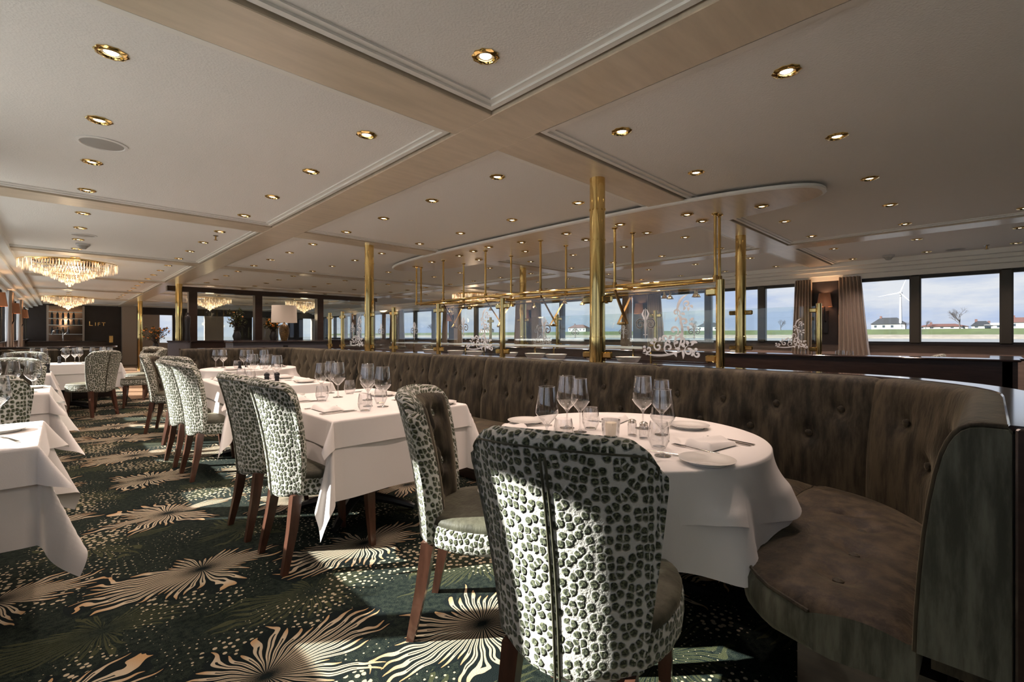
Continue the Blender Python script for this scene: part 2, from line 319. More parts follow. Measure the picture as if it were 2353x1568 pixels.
# oval soffit over the buffet island
def oval(a, b, n=72, e=2.6):
    r = []
    for i in range(n):
        th = 2 * math.pi * i / n; c, s_ = math.cos(th), math.sin(th)
        r.append((4.42 + a * math.copysign(abs(c) ** (2 / e), c), 4.2 + b * math.copysign(abs(s_) ** (2 / e), s_)))
    return r
so_ = MB().loft([[(x, y, z) for x, y in oval(0.55, 3.24)] for z in (2.375, 2.40)], True, True)
sof = ob('soffit', so_, M['beam'], ceil, smooth=40)
ob('soffit_edge', MB().loft([[(x, y, z) for x, y in oval(a, b)] for a, b, z in ((0.55, 3.24, 2.3755), (0.565, 3.255, 2.376), (0.578, 3.268, 2.385), (0.578, 3.268, 2.405), (0.55, 3.24, 2.405))], True), M['cornice'], sof)

# side walls with window bands
win_n = [0]
LGRID = [0.93 + PITCH * k for k in range(-2, 7)]  # left piers, near ones unseen, offset to steer sun patches onto the chairs
def side_wall(X, sgn, name, yend, offs, GRID=GRID):
    # sgn = +1 : outside is +X
    def bx(x0, x1, *a): return MB().box(min(X + sgn * x0, X + sgn * x1), max(X + sgn * x0, X + sgn * x1), *a)
    wl = tag(ob(name, bx(0, 0.12, YF, yend, -0.1, 1.06), M['walllow'], smooth=0), 'rosewood-veneered side wall under a band of windows', kind='structure')
    ob('wall_head', bx(-0.05, 0.12, YF, yend, 2.17, 2.47), M['cornice'], wl, smooth=0)
    for o_, z0_, z1_ in ((0.42, 2.36, 2.43), (0.30, 2.31, 2.36), (0.16, 2.25, 2.31)): ob('wall_cornice', bx(-o_, 0.0, YF, yend, z0_, z1_), M['cornice'], wl, smooth=0)
    ob('window_ledge', bx(-0.06, 0.12, YF, yend, 1.045, 1.075), M['pier'], wl, smooth=0)
    for i, gy in enumerate(GRID):
        if gy > yend: continue
        ob('pier', bx(-0.03, 0.12, gy - 0.22, gy + 0.22, 1.06, 2.2), M['pier'], wl, smooth=0)
    edges = [YF - 0.5] + [g for g in GRID if g < yend] + [yend]
    for i in range(len(edges) - 1):
        y0 = edges[i] + 0.22; y1 = edges[i + 1] - 0.22
        if y1 - y0 < 0.4: continue
        win_n[0] += 1
        wn_ = tag(empty('window_%d' % win_n[0], (X, (y0 + y1) / 2, 1.07)), None, None, kind='structure')
        h = (y1 - y0) / 2; o1, o2 = offs.get(i, (1.0, 2.23)); ms = [y0 - 0 + o1, y0 + o2]
        ms = [m_ - (y0 + y1) / 2 for m_ in ms if m_ < y1 - 0.2]
        fr = MB(); s0, s1 = sorted((sgn * 0.03, sgn * 0.09))
        fr.box(s0, s1, -h, h, 0, 0.035); fr.box(s0, s1, -h, h, 1.045, 1.10); fr.box(s0, s1, -h, -h + 0.04, 0, 1.1); fr.box(s0, s1, h - 0.04, h, 0, 1.1)
        ob('window_frame', fr, M['frame'], wn_, smooth=0)
        for m_ in ms:
            t0, t1 = sorted((sgn * -0.03, sgn * 0.1))
            ob('mullion', MB().box(t0, t1, m_ - 0.07, m_ + 0.07, 0, 1.1, 0.02), M['mullion'], wn_)
        bnd = [-h + 0.04] + [q for m_ in ms for q in (m_ - 0.07, m_ + 0.07)] + [h - 0.04]
        for j in range(0, len(bnd), 2):
            t0, t1 = sorted((sgn * 0.055, sgn * 0.063))
            ob('pane', MB().box(t0, t1, bnd[j], bnd[j + 1], 0.035, 1.05), M['pane'], wn_, smooth=0)
side_wall(XR, 1, 'wall_right', YB, {1: (1.0, 2.2), 2: (1.25, 2.25), 3: (0.85, 1.9)})
side_wall(XL, -1, 'wall_left', YB, {3: (1.21, 2.12)}, LGRID)  # unseen near mullions placed to shape the sun on the nearest chair
wb = tag(ob('wall_back', MB().box(XL, 2.3, YB, YB + 0.15, -0.1, 2.5), M['pier'], smooth=0), 'dark panelled end wall with gold lift sign', kind='structure')
ob('pilaster', MB().box(1.78, 2.25, 24.6, YB, 0, 2.42), M['wallpale'], wb, smooth=0)
ob('low_panel', MB().box(2.3, XR, YB, YB + .15, -0.1, 0.9), M['wallpale'], wb, smooth=0); ob('head_panel', MB().box(2.3, XR, YB, YB + .15, 2.1, 2.5), M['pier'], wb, smooth=0)
for i in range(7): ob('window_post', MB().box(2.3 + i * 1.2, 3.05 + i * 1.2, YB - .02, YB + .15, 0.9, 2.1), M['pier'] if i % 2 else M['wallpale'], wb, smooth=0)
for i in range(6): ob('end_pane', MB().box(3.05 + i * 1.2, 3.5 + i * 1.2, YB + .05, YB + .058, 0.9, 2.1), M['pane'], wb, smooth=0)
tag(ob('wall_front', MB().box(XL, XR, YF - 0.15, YF, -0.1, 2.5), M['pier'], smooth=0), 'dark end wall behind the viewer', kind='structure')

# ------------------------------------------------------------------ downlights
ring_m = MB().lathe([(0.058, 0.0), (0.060, -0.004), (0.050, -0.010), (0.040, -0.011), (0.036, -0.004), (0.034, 0.012)], 20).mesh('downlight_ring')
for v in ring_m.vertices:
    rr = math.hypot(v.co.x, v.co.y)
    if rr > 0.045:
        k = 1 + 0.05 * math.cos(10 * math.atan2(v.co.y, v.co.x)); v.co.x *= k; v.co.y *= k
bulb_m = MB().lathe([(0.0005, -0.0065), (0.014, -0.0055), (0.024, -0.002), (0.034, 0.006), (0.036, 0.010)], 14).mesh('downlight_bulb')
spot_d = bpy.data.lights.new('downlight_beam', 'SPOT'); spot_d.energy = SPOT_W; spot_d.spot_size = R(118); spot_d.spot_blend = 0.8; spot_d.shadow_soft_size = 0.03; spot_d.color = (1.0, 0.75, 0.63)
def downlight(x, y, z, label, group):
    e = tag(empty('ceiling_downlight', (x, y, z)), label, 'downlight', group)
    ob('brass_ring', ring_m, M['brass'], e); ob('lamp_lens', bulb_m, M['bulb'], e)
    l = bpy.data.objects.new('downlight_beam', spot_d); COL.objects.link(l); l.parent = e; l.location = (0, 0, -0.03)
rows = [(0.156, 'above the window tables at left'), (1.34, 'left of the long beige beam'), (2.42, 'above the olive banquette'), (3.43, 'just before the oval soffit'),
        (4.53, 'in line with the oval soffit'), (5.58, 'just beyond the oval soffit'), (6.65, 'before the far long beam'), (7.82, 'just beyond the far long beam'), (9.08, 'nearest the right-hand windows')]
for X, nm in rows:
    n = 0
    for k in range(-1, 6):
        for q in (0.605, 1.485, 2.37, 3.255):
            y = 2.055 + PITCH * (k) + q
            if k == -1: y += -0.09
            if X == 4.53 and 0.85 < y < 7.6: continue
            p_ = px(X, y, CZ)
            if p_ is None or not (-12 < p_[0] < 2365 and -8 < p_[1] < 780) or y > 21 or (y > 13 and 2 < X and X not in (3.43, 5.58)): continue
            downlight(X, y, CZ, 'recessed brass downlight, %s nearest in the ceiling row %s' % (ordinal(n), nm), 'recessed ceiling downlights'); n += 1
sp = [(4.22, 2.72), (4.34, 2.05), (4.70, 2.06), (4.78, 2.73), (4.16, 3.40), (4.14, 4.10), (4.05, 4.62), (4.18, 5.42), (4.22, 6.18), (4.32, 6.8), (4.6, 3.45), (4.62, 4.5), (4.55, 1.45), (4.62, 5.5), (4.1, 5.0)]
for i, (x, y) in enumerate(sorted(sp, key=lambda q: q[1])):
    downlight(x, y, 2.373, 'small brass downlight in the oval soffit, %s from its near tip' % ordinal(i), 'downlights in the oval soffit')

# ceiling speakers, detectors
def speaker(x, y, label):
    e = tag(empty('ceiling_speaker', (x, y, CZ)), label, 'speaker', 'round ceiling speakers')
    ob('rim', MB().lathe([(0.128, 0), (0.13, -0.006), (0.112, -0.009), (0.108, -0.004)], 32), M['ceiling'], e); ob('grille', MB().lathe([(0.108, -0.004), (0.09, -0.008), (0.0005, -0.010)], 32), M['grey'], e)
speaker(0.189, 3.96, 'large round grey speaker grille in the near left ceiling panel'); speaker(0.196, 7.72, 'round speaker in the ceiling in front of the first chandelier'); speaker(9.1, 0.36, 'round speaker grille in the ceiling near the right windows')
def detector(x, y, label):
    e = tag(empty('smoke_detector', (x, y, CZ)), label, 'smoke detector', 'smoke detectors on the ceiling')
    ob('base_plate', MB().lathe([(0.075, 0), (0.075, -0.02), (0.065, -0.03)], 20), M['plastic'], e); ob('sensor_cap', MB().lathe([(0.062, -0.028), (0.03, -0.07), (0.0005, -0.075)], 20), M['grey'], e)
detector(0.21, 8.45, 'grey smoke detector on ceiling above the window tables'); detector(9.07, 1.1, 'grey cone smoke detector before the right windows'); detector(0.35, 11.9, 'smoke detector below and beyond the first chandelier')
for x, y, lb in ((1.36, 6.62, 'small sprinkler head on the ceiling left of the long beam'), (9.0, 0.05, 'sprinkler head in the ceiling near the right windows')):
    e = tag(empty('sprinkler', (x, y, CZ)), lb, 'sprinkler', 'ceiling sprinklers')
    ob('escutcheon', MB().lathe([(0.03, 0), (0.03, -0.006), (0.012, -0.012)], 14), M['steel'], e); ob('nozzle', MB().lathe([(0.010, -0.01), (0.008, -0.05), (0.022, -0.055), (0.022, -0.058), (0.0005, -0.06)], 12), M['brassd'], e)

# ------------------------------------------------------------------ chandeliers
def chandelier_parts():
    parts = []
    parts.append(('canopy', MB().lathe([(0.44, 0), (0.45, -0.012), (0.43, -0.03), (0.2, -0.032), (0.0005, -0.03)], 40), M['brass']))
    tiers = [(0.60, -0.035, 0.13, 96, 0.014), (0.46, -0.12, 0.075, 84, 0.017), (0.36, -0.165, 0.07, 66, 0.017), (0.27, -0.21, 0.065, 50, 0.017), (0.18, -0.255, 0.065, 34, 0.017), (0.10, -0.30, 0.06, 20, 0.017), (0.04, -0.34, 0.06, 10, 0.017)]
    for r, z, ln, n, wd in tiers:
        c = MB(); rnd = random.Random(int(r * 100))
        for layer in (0, 1):
            for i in range(n):
                a = 2 * math.pi * (i + 0.5 * layer) / n; rr = r - 0.05 * layer
                x, y = rr * math.cos(a), rr * math.sin(a); zz = z - 0.03 * layer + rnd.uniform(-.006, .006); q = wd * 0.5
                ta, tb = -math.sin(a), math.cos(a)
                c.add([(x, y, zz), (x + ta * q, y + tb * q, zz - ln * .3), (x + math.cos(a) * q, y + math.sin(a) * q, zz - ln * .3), (x - ta * q, y - tb * q, zz - ln * .3), (x - math.cos(a) * q, y - math.sin(a) * q, zz - ln * .3), (x, y, zz - ln)],
                      [(0, 1, 2), (0, 2, 3), (0, 3, 4), (0, 4, 1), (5, 2, 1), (5, 3, 2), (5, 4, 3), (5, 1, 4)])
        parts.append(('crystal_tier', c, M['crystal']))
        parts.append(('tier_ring', MB().tube([(r * math.cos(2 * math.pi * i / 40), r * math.sin(2 * math.pi * i / 40), z + 0.004) for i in range(41)], 0.006, 6, False), M['brass']))
    return parts
ch_d = bpy.data.lights.new('chandelier_glow', 'POINT'); ch_d.energy = 9; ch_d.shadow_soft_size = 0.12; ch_d.color = (1, 0.72, 0.45)
first = None
for x, y, lb in ((0.1, 10.55, 'large lit crystal chandelier over the left aisle, nearest of them'), (0.16, 20.2, 'smaller-looking crystal chandelier in front of the lift sign'),
              (3.45, 17.6, 'crystal chandelier seen through the left bay of the dark partition'), (6.2, 17.0, 'crystal chandelier seen right of the cream table lamp'), (8.6, 10.5, 'crystal chandelier glowing beyond the brass gantry')):
    if first is None:
        first = empty('crystal_chandelier', (x, y, CZ))
        for nm, mbb, mt in chandelier_parts():
            o = ob(nm, mbb, mt, first, smooth=0 if nm == 'crystal_tier' else 35)
            if nm == 'crystal_tier': o['kind'] = 'stuff'
        c = first
    else: c = copy_tree(first, None, (x, y, CZ))
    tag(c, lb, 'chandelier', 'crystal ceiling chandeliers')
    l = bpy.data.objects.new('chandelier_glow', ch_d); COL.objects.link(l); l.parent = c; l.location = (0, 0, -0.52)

# ------------------------------------------------------------------ brass columns
def column(x, y, z0, label, r=0.058):
    e = tag(empty('brass_column', (x, y, z0)), label, 'column', 'round brass columns')
    h = BZ - z0
    ob('shaft', MB().lathe([(r, 0), (r, h)], 28), M['brass'], e); ob('foot_collar', MB().lathe([(r + .001, 0.0), (r + .003, 0.001), (r + .003, 0.19), (r + .001, 0.192)], 28), M['brass'], e)
    rv = MB()
    for zz in (0.93, 1.16):
        for i in range(10):
            a = i * math.pi / 5; rv.lathe([(0.006, -0.006), (0.006, 0.006)], 6, (r * math.cos(a), r * math.sin(a), zz * h / 1.4), True)
    ob('rivets', rv, M['brass'], e)['kind'] = 'stuff'
    for s_ in (1, -1):
        for zz in (0.055, 0.475):
            if abs(x - 1.95) > .1: ob('glass_clamp', MB().box(-0.014, 0.014, min(0.05 * s_, 0.135 * s_), max(0.05 * s_, 0.135 * s_), -0.026, 0.026, 0.010), M['brass'], e, (0, 0, zz))
    return e
column(2.93, 2.09, 1.0, 'thick brass column on the banquette ledge behind the round table'); column(2.93, 5.74, 1.0, 'brass column standing on the banquette ledge, next one back')
column(5.83, 2.09, 1.0, 'brass column on the far ledge, right of the gantry'); column(5.83, 5.74, 1.0, 'brass column on the far ledge behind the gantry rail')
column(1.95, 13.05, 1.09, 'brass column on the grey drum beside the dark partition', 0.068); column(1.95, 20.4, 0.0, 'furthest slim brass column at the end of the long beam', 0.07)

# ------------------------------------------------------------------ posts and glass screens
def clamp_mb(side):
    return MB().box(-0.013, 0.013, min(0.02 * side, 0.092 * side), max(0.02 * side, 0.092 * side), -0.024, 0.024, 0.009)
def post(x, y, z0, label, sides=(1, -1), h=0.55, group='brass screen posts'):
    e = tag(empty('brass_post', (x, y, z0)), label, 'post', group)
    ob('shaft', MB().lathe([(0.026, 0), (0.026, h - 0.004), (0.022, h), (0.0005, h)], 18), M['brass'], e)
    for s_ in sides:
        for zz in (0.055, 0.475):
            ob('glass_clamp', clamp_mb(s_), M['brass'], e, (0, 0, zz))
    return e
PY_ = [1.171, 3.148, 4.162, 5.106, 6.556, 7.0]
nmP = ['brass post at the near end of the ledge behind the round table', 'brass post right of the thick column, third table along', 'brass glass post midway along the banquette ledge', 'brass glass post just right of the second column', 'brass post just left of the second column', 'brass post at the far corner of the banquette ledge']
for y, nm in zip(PY_, nmP): post(2.93, y, 1.0, nm, (1,) if y < 1.2 else (1, -1))
def spiral(cx, cz, r0, r1, a0, turns, n=26):
    return [(0, cx + (r0 + (r1 - r0) * i / n) * math.cos(a0 + turns * 2 * math.pi * i / n), cz + (r0 + (r1 - r0) * i / n) * math.sin(a0 + turns * 2 * math.pi * i / n)) for i in range(n + 1)]
def etching(mb, y0, z0, s, mirror=1):
    def sp_(cx, cz, ra, rb, a0, tn, w=0.007):
        pts = spiral(cx, cz, ra, rb, a0, tn); mb.tube([(0, y0 + mirror * p[1] * s, z0 + p[2] * s) for p in pts], [w * s * (0.25 + 0.75 * math.sin(math.pi * min(1, 0.12 + i / len(pts)))) for i in range(len(pts))], 6, True, 0.15 if False else 1.0)
    def lf(pts, w): 
        n = 14; P0, P1, P2 = pts; q = []
        for i in range(n + 1):
            t_ = i / n; q.append((0, y0 + mirror * s * ((1 - t_) ** 2 * P0[0] + 2 * t_ * (1 - t_) * P1[0] + t_ * t_ * P2[0]), z0 + s * ((1 - t_) ** 2 * P0[1] + 2 * t_ * (1 - t_) * P1[1] + t_ * t_ * P2[1])))
        mb.tube(q, [w * s * (0.15 + math.sin(math.pi * i / n)) for i in range(n + 1)], 6)
    lf([(-.30, .0), (-.1, -.05), (.10, .04)], .010); lf([(.02, .0), (.12, .2), (.03, .34)], .010); lf([(.03, .34), (.02, .46), (.12, .50)], .011)
    for cx_, cz_, r_, a0, tn in ((-.24, .035, .032, 3.5, -1.1), (-.15, .06, .045, 2.6, -1.2), (-.05, .05, .055, 4.2, 1.2), (.06, .10, .075, 3.6, 1.2), (.13, .03, .045, 2.4, -1.2), (.20, .0, .028, 2.6, -1.1), (.0, .2, .05, 5.4, -1.2), (.09, .27, .045, 3.9, 1.2), (.02, .35, .04, 5.2, -1.1), (.11, .42, .032, 3.6, 1.1), (-.09, .13, .035, 5.5, -1.1)):
        sp_(cx_, cz_, .006, r_, a0, tn, .0095)
        for k in range(3):
            a_ = a0 + tn * 6.28 + 0.7 * k; d_ = (math.cos(a_), math.sin(a_)); lf([(cx_ + d_[0] * r_, cz_ + d_[1] * r_), (cx_ + d_[0] * r_ * 1.5 + .012, cz_ + d_[1] * r_ * 1.3 + .012), (cx_ + d_[0] * r_ * 1.9, cz_ + d_[1] * r_ * 1.9)], .012)
def fleuron(mb, y0, z0, s):
    for sg in (1, -1):
        mb.tube([(0, y0 + sg * (0.05 + p[1]) * s, z0 + p[2] * s) for p in spiral(0, 0, .008, .05, 0.3, 1.3)], 0.007 * s, 6)
        mb.tube([(0, y0, z0 + 0.02 * s), (0, y0 + sg * .03 * s, z0 + 0.09 * s), (0, y0 + sg * .012 * s, z0 + 0.13 * s)], [0.004 * s, .009 * s, 0.003 * s], 6)
    mb.tube([(0, y0, z0 - 0.12 * s), (0, y0, z0 + 0.0), (0, y0, z0 + 0.14 * s)], [.004 * s, .014 * s, .003 * s], 6); mb.tube([(0, y0 - .02 * s, z0 - 0.09 * s), (0, y0 + .02 * s, z0 - 0.09 * s)], .005 * s, 6)
def screen(x, y0, y1, z0, z1, label, orn, group='clear glass screen panels'):
    e = tag(empty('glass_screen', (x, (y0 + y1) / 2, z0)), label, 'glass screen', group); h = (y1 - y0) / 2
    ob('glass_sheet', MB().box(-0.005, 0.005, -h, h, 0, z1 - z0), M['screen'], e, smooth=0)
    mb = MB()
    if orn == 'corner': etching(mb, 0.12 - h + 0.12 if False else -h + 0.20, 0.05, 0.62, -1)
    elif orn == 'full': etching(mb, -h + 0.26, 0.05, 0.78, -1); fleuron(mb, h * 0.15, 0.25, 0.8)
    else: fleuron(mb, 0, 0.22, 0.8)
    for i, v in enumerate(mb.v): mb.v[i] = (0.0062 + (v[0] * 0.10), v[1], v[2])
    mb.v = [(-0.0062 - abs(v[0] - 0.0062), v[1], v[2]) for v in mb.v]
    ob('etched_ornament', mb, M['etch'], e)
ed = [(1.21, 2.03, 'full'), (2.15, 3.11, 'fleuron'), (3.19, 4.12, 'full'), (4.20, 5.07, 'fleuron'), (5.15, 5.67, 'fleuron'), (5.81, 6.52, 'full')]
nmS = ['etched glass panel right of the thick brass column', 'etched glass panel left of the thick brass column', 'etched glass panel midway along the near banquette ledge', 'glass panel just right of the second brass column post', 'narrow glass panel touching the second brass column', 'glass panel left of the second brass column']
for (a, b, o_), nm in zip(ed, nmS): screen(2.93, a, b, 1.03, 1.52, nm, o_)
for y, nm in ((1.291, 'brass post at the near end of the far ledge'), (3.2, 'brass post on the far ledge seen through the etched scrolls'), (4.2, 'brass post midway along the far ledge'), (4.95, 'brass post on far ledge right of rear column'), (6.6, 'brass post on far ledge left of rear column')):
    post(5.83, y, 1.0, nm, (1,) if y < 1.3 else (1, -1))
for a, b, o_, nm in ((1.33, 2.03, 'corner', 'etched glass panel on the far ledge right of its column'), (2.15, 3.16, 'fleuron', 'glass panel on the far ledge left of its right column'), (3.24, 4.16, 'fleuron', 'glass panel midway along the far ledge'), (4.24, 4.91, 'fleuron', 'narrow glass panel on the far ledge'), (4.99, 5.67, 'full', 'glass panel right of the rear ledge column')):
    screen(5.83, a, b, 1.03, 1.52, nm, o_)

# ------------------------------------------------------------------ brass gantry above the buffet
gan = tag(empty('brass_gantry', (4.46, 4.3, 1.7)), 'brass rail gantry hanging on rods from the oval soffit', 'gantry')
def gp(name, mb, mt=M['brass']): 
    mb.v = [(a - 4.46, b - 4.3, c - 1.7) for a, b, c in mb.v]; return ob(name, mb, mt, gan)
RN = [(4.51, 1.85), (4.33, 2.86), (4.24, 3.87), (4.20, 4.86), (4.27, 5.94), (4.32, 6.78)]; RF = [(4.585, 1.84), (4.68, 2.85), (4.72, 3.86), (4.75, 4.92), (4.70, 5.98), (4.43, 6.81)]
for rl, sg_ in ((RN, 1), (RF, -1)):
    for x, y in rl:
        gp('hanging_rod', MB().cyl((x, y, 1.74), (x, y, 2.376), 0.014, 10)); gp('rod_flange', MB().lathe([(0.034, 2.376), (0.034, 2.368), (0.018, 2.36)], 14, (x, y, 0)))
        gp('rod_collar', MB().lathe([(0.024, 1.72), (0.024, 1.78)], 12, (x, y, 0), True), M['brassd'])
    gp('rail', MB().tube([(x, y, 1.74) for x, y in rl], 0.018, 12)); gp('lower_rail', MB().tube([(x + sg_ * .045, y, 1.66) for x, y in rl], 0.011, 10))
for (x, y), (x2, y2) in zip(RN, RF):
    gp('cross_rail', MB().cyl((x, y, 1.74), (x2, y2, 1.74), 0.012, 10))
    if x2 - x < 0.3: continue
    gp('strut', MB().tube([(x, y, 1.70), (4.48, y - 0.06, 1.33)], 0.020, 4, True, 0.45), M['brassd']); gp('strut', MB().tube([(x2, y2, 1.70), (4.48, y + 0.06, 1.33)], 0.020, 4, True, 0.45), M['brassd'])
    gp('strut_clamp', MB().box(4.43, 4.53, y - 0.03, y + 0.03, 1.32, 1.35, .008), M['brassd'])
def lerp_x(rl, y):
    for (x0, y0), (x1, y1) in zip(rl, rl[1:]):
        if y0 <= y <= y1: return x0 + (x1 - x0) * (y - y0) / (y1 - y0)
bell = MB().lathe([(0.0005, 0.07), (0.010, 0.068), (0.010, 0.035), (0.022, 0.028), (0.026, 0.012), (0.038, 0.0), (0.034, 0.0), (0.022, 0.014), (0.0005, 0.02)], 16).mesh('heat_lamp')
for rl, sg_ in ((RN, 1), (RF, -1)):
    for y in (2.05, 2.35, 3.2, 3.55, 4.4, 5.3, 6.2):
        x = lerp_x(rl, y) + sg_ * .045
        o = ob('bell_lamp', bell, M['brass'], gan, (x - 4.46, y - 4.3, 1.585 - 1.7))
# buffet counter with glass shelf
bc = tag(empty('buffet_counter', (4.46, 4.5, 0)), 'dark buffet counter with white-edged glass shelf under the gantry', 'counter')
def bp(name, mb, mt, sm=0): mb.v = [(a - 4.46, b - 4.5, c) for a, b, c in mb.v]; return ob(name, mb, mt, bc, smooth=sm)
bp('cabinet', MB().box(4.05, 4.88, 2.0, 7.6, 0.0, 0.86), M['wood']); bp('worktop', MB().box(4.0, 4.93, 1.95, 7.65, 0.86, 0.90, .006), M['ledge'])
bp('glass_shelf', MB().box(4.20, 4.72, 2.45, 7.4, 1.075, 1.088), M['screen']); bp('shelf_edge', MB().box(4.19, 4.20, 2.45, 7.4, 1.068, 1.092), M['gedge'])
for y in (2.6, 4.0, 5.4, 6.8):
    for x in (4.28, 4.64): bp('shelf_support', MB().lathe([(0.012, 0.90), (0.012, 1.075)], 10, (x, y, 0)), M['brass'], 35)
bowl = MB().lathe([(0.05, 0), (0.052, 0.008), (0.10, 0.04), (0.125, 0.085), (0.128, 0.088), (0.122, 0.087), (0.095, 0.045), (0.045, 0.014), (0.0005, 0.012)], 24).mesh('bowl')
for i, (x, y) in enumerate([(4.10, 2.55), (4.12, 2.95), (4.1, 3.5), (4.12, 3.85), (4.1, 4.3), (4.12, 5.0), (4.1, 5.4), (4.14, 6.1)]):
    tag(ob('serving_bowl', bowl, M['plate'], None, (x, y, 0.90)), 'white serving bowl on the buffet counter, %s from its near end' % ordinal(i), 'bowl', 'bowls on the buffet')

# ------------------------------------------------------------------ U-shaped banquette along the middle
def path_pts():
    P = []
    def seg(a, b, n):
        for i in range(n): t_ = i / n; P.append((a[0] + (b[0] - a[0]) * t_, a[1] + (b[1] - a[1]) * t_))
    seg((1.5, 0.13), (2.24, 0.13), 10)
    for i in range(13): a = -math.pi / 2 + (math.pi / 2) * i / 13; P.append((2.24 + 0.5 * math.cos(a), 0.63 + 0.5 * math.sin(a)))
    seg((2.74, 0.63), (2.74, 8.1), 40)
    for i in range(8): a = (math.pi / 2) * i / 8; P.append((2.39 + 0.35 * math.cos(a), 8.1 + 0.35 * math.sin(a)))
    seg((2.39, 8.45), (1.3, 8.45), 8); P.append((1.3, 8.45)); return P
PT = path_pts(); AL = [0]
for i in range(1, len(PT)): AL.append(AL[-1] + math.dist(PT[i], PT[i - 1]))
def path(s):
    s = max(0, min(AL[-1], s)); i = 1
    while i < len(AL) - 1 and AL[i] < s: i += 1
    t_ = (s - AL[i - 1]) / (AL[i] - AL[i - 1]); x = PT[i - 1][0] + (PT[i][0] - PT[i - 1][0]) * t_; y = PT[i - 1][1] + (PT[i][1] - PT[i - 1][1]) * t_
    # smoothed tangent
    def raw(q):
        q = max(0, min(AL[-1], q)); k = 1
        while k < len(AL) - 1 and AL[k] < q: k += 1
        u_ = (q - AL[k - 1]) / (AL[k] - AL[k - 1]); return Vector((PT[k - 1][0] + (PT[k][0] - PT[k - 1][0]) * u_, PT[k - 1][1] + (PT[k][1] - PT[k - 1][1]) * u_))
    d = raw(s + 0.03) - raw(s - 0.03); d.normalize()
    return Vector((x, y)), Vector((-d.y, d.x))     # inward normal (towards the seat)
SROW = AL[23]                       # arc length where the straight row starts (y = .63)
def s_of_y(y): return SROW + (y - 0.63)
ban = tag(empty('banquette', (2.74, 4.2, 0)), 'long U-shaped olive velvet banquette with button-tufted back', 'banquette')
def bq(name, mb, mt, parent=None, sm=50):
    mb.v = [(a - 2.74, b - 4.2, c) for a, b, c in mb.v]; return ob(name, mb, mt, parent or ban, smooth=sm)
def off(s, o, z):
    p_, n_ = path(s); return (p_.x - n_.x * o, p_.y - n_.y * o, z)      # o > 0 : outwards, away from the seat
btn = MB().lathe([(0.017, -.004), (0.016, 0.006), (0.009, 0.010), (0.0005, 0.011)], 12)
def back_panel(s0, s1, buttons, first=False):
    prof = []
    for i in range(15): v = i / 14; prof.append((0.066 * v - 0.02 * math.sin(math.pi * v), 0.43 + 0.535 * v))
    prof += [(0.075, 0.984), (0.088, 0.995), (0.105, 1.0), (0.15, 1.0), (0.165, 0.995)]
    ns = max(14, int((s1 - s0) / 0.028)); rings = []
    for k in range(ns + 1):
        s_ = s0 + (s1 - s0) * k / ns; sig = max(0.0, min(s_ - s0, s1 - s_)); pinch = 0.028 * math.exp(-(sig / 0.022) ** 1.2)
        ring = []
        for i, (o, z) in enumerate(prof):
            d = pinch if i < 17 else pinch * 0.4
            for bs, bz in buttons:
                q = ((s_ - bs) ** 2 + (z - bz) ** 2) / 0.042 ** 2; d += 0.034 * math.exp(-q)
                d += 0.004 * math.exp(-((s_ - bs) / 0.012) ** 2) * (1 if z < bz else 0.3) * math.exp(-abs(z - bz) / .15)
            ring.append(off(s_, o + d, z - (0.3 * pinch if i >= 15 else 0)))
        rings.append(ring)
    mb = MB().loft(rings, False)
    for rg, rev in ((rings[0], True), (rings[-1], False)):
        c = list(rg) + [(rg[-1][0], rg[-1][1], 0.40), (rg[0][0], rg[0][1], 0.40)]
        mb.add(c, [tuple(range(len(c))) if rev else tuple(range(len(c) - 1, -1, -1))])
    o_ = bq('back_cushion', mb, M['velvet'])
    for bs, bz in buttons:
        p_, n_ = path(bs); v = (bz - 0.43) / 0.535; q = off(bs, 0.066 * v - 0.02 * math.sin(math.pi * v) + 0.022, bz)
        bo = ob('button', btn_m, M['velvet'], o_, (q[0] - 2.74, q[1] - 4.2, q[2])); bo.rotation_euler = Vector((n_.x, n_.y, 0)).to_track_quat('Z', 'Y').to_euler()
    return o_
btn_m = btn.mesh('button')
seams_y = [0.42, 1.554, 2.381, 3.275, 4.155, 5.016, 5.788, 6.432, 6.95]
sl_ = [s_of_y(y) for y in seams_y]
back_panel(0.0, sl_[0], [(0.30, 0.80), (0.60, 0.80), (0.88, 0.80), (1.16, .82), (0.45, 0.66), (0.74, 0.66), (1.02, 0.67)])
for i in range(len(sl_) - 1):
    a, b = sl_[i], sl_[i + 1]; n = 4 if i == 0 else 3; bl = []
    for k in range(n): bl.append((a + (b - a) * (k + 0.4) / n, 0.835))
    for k in range(n): bl.append((a + (b - a) * (k + 0.85) / n, 0.70)) if (k + 0.85) / n < 0.97 else None
    back_panel(a, b, bl)
sc1 = AL[-1] - 1.15
for a, b in ((sl_[-1], sc1), (sc1, AL[-1])):
    back_panel(a, b, [(a + (b - a) * q, z) for q, z in ((.15, .83), (.38, .83), (.62, .83), (.85, .83), (.27, .70), (.5, .70), (.74, .70))])
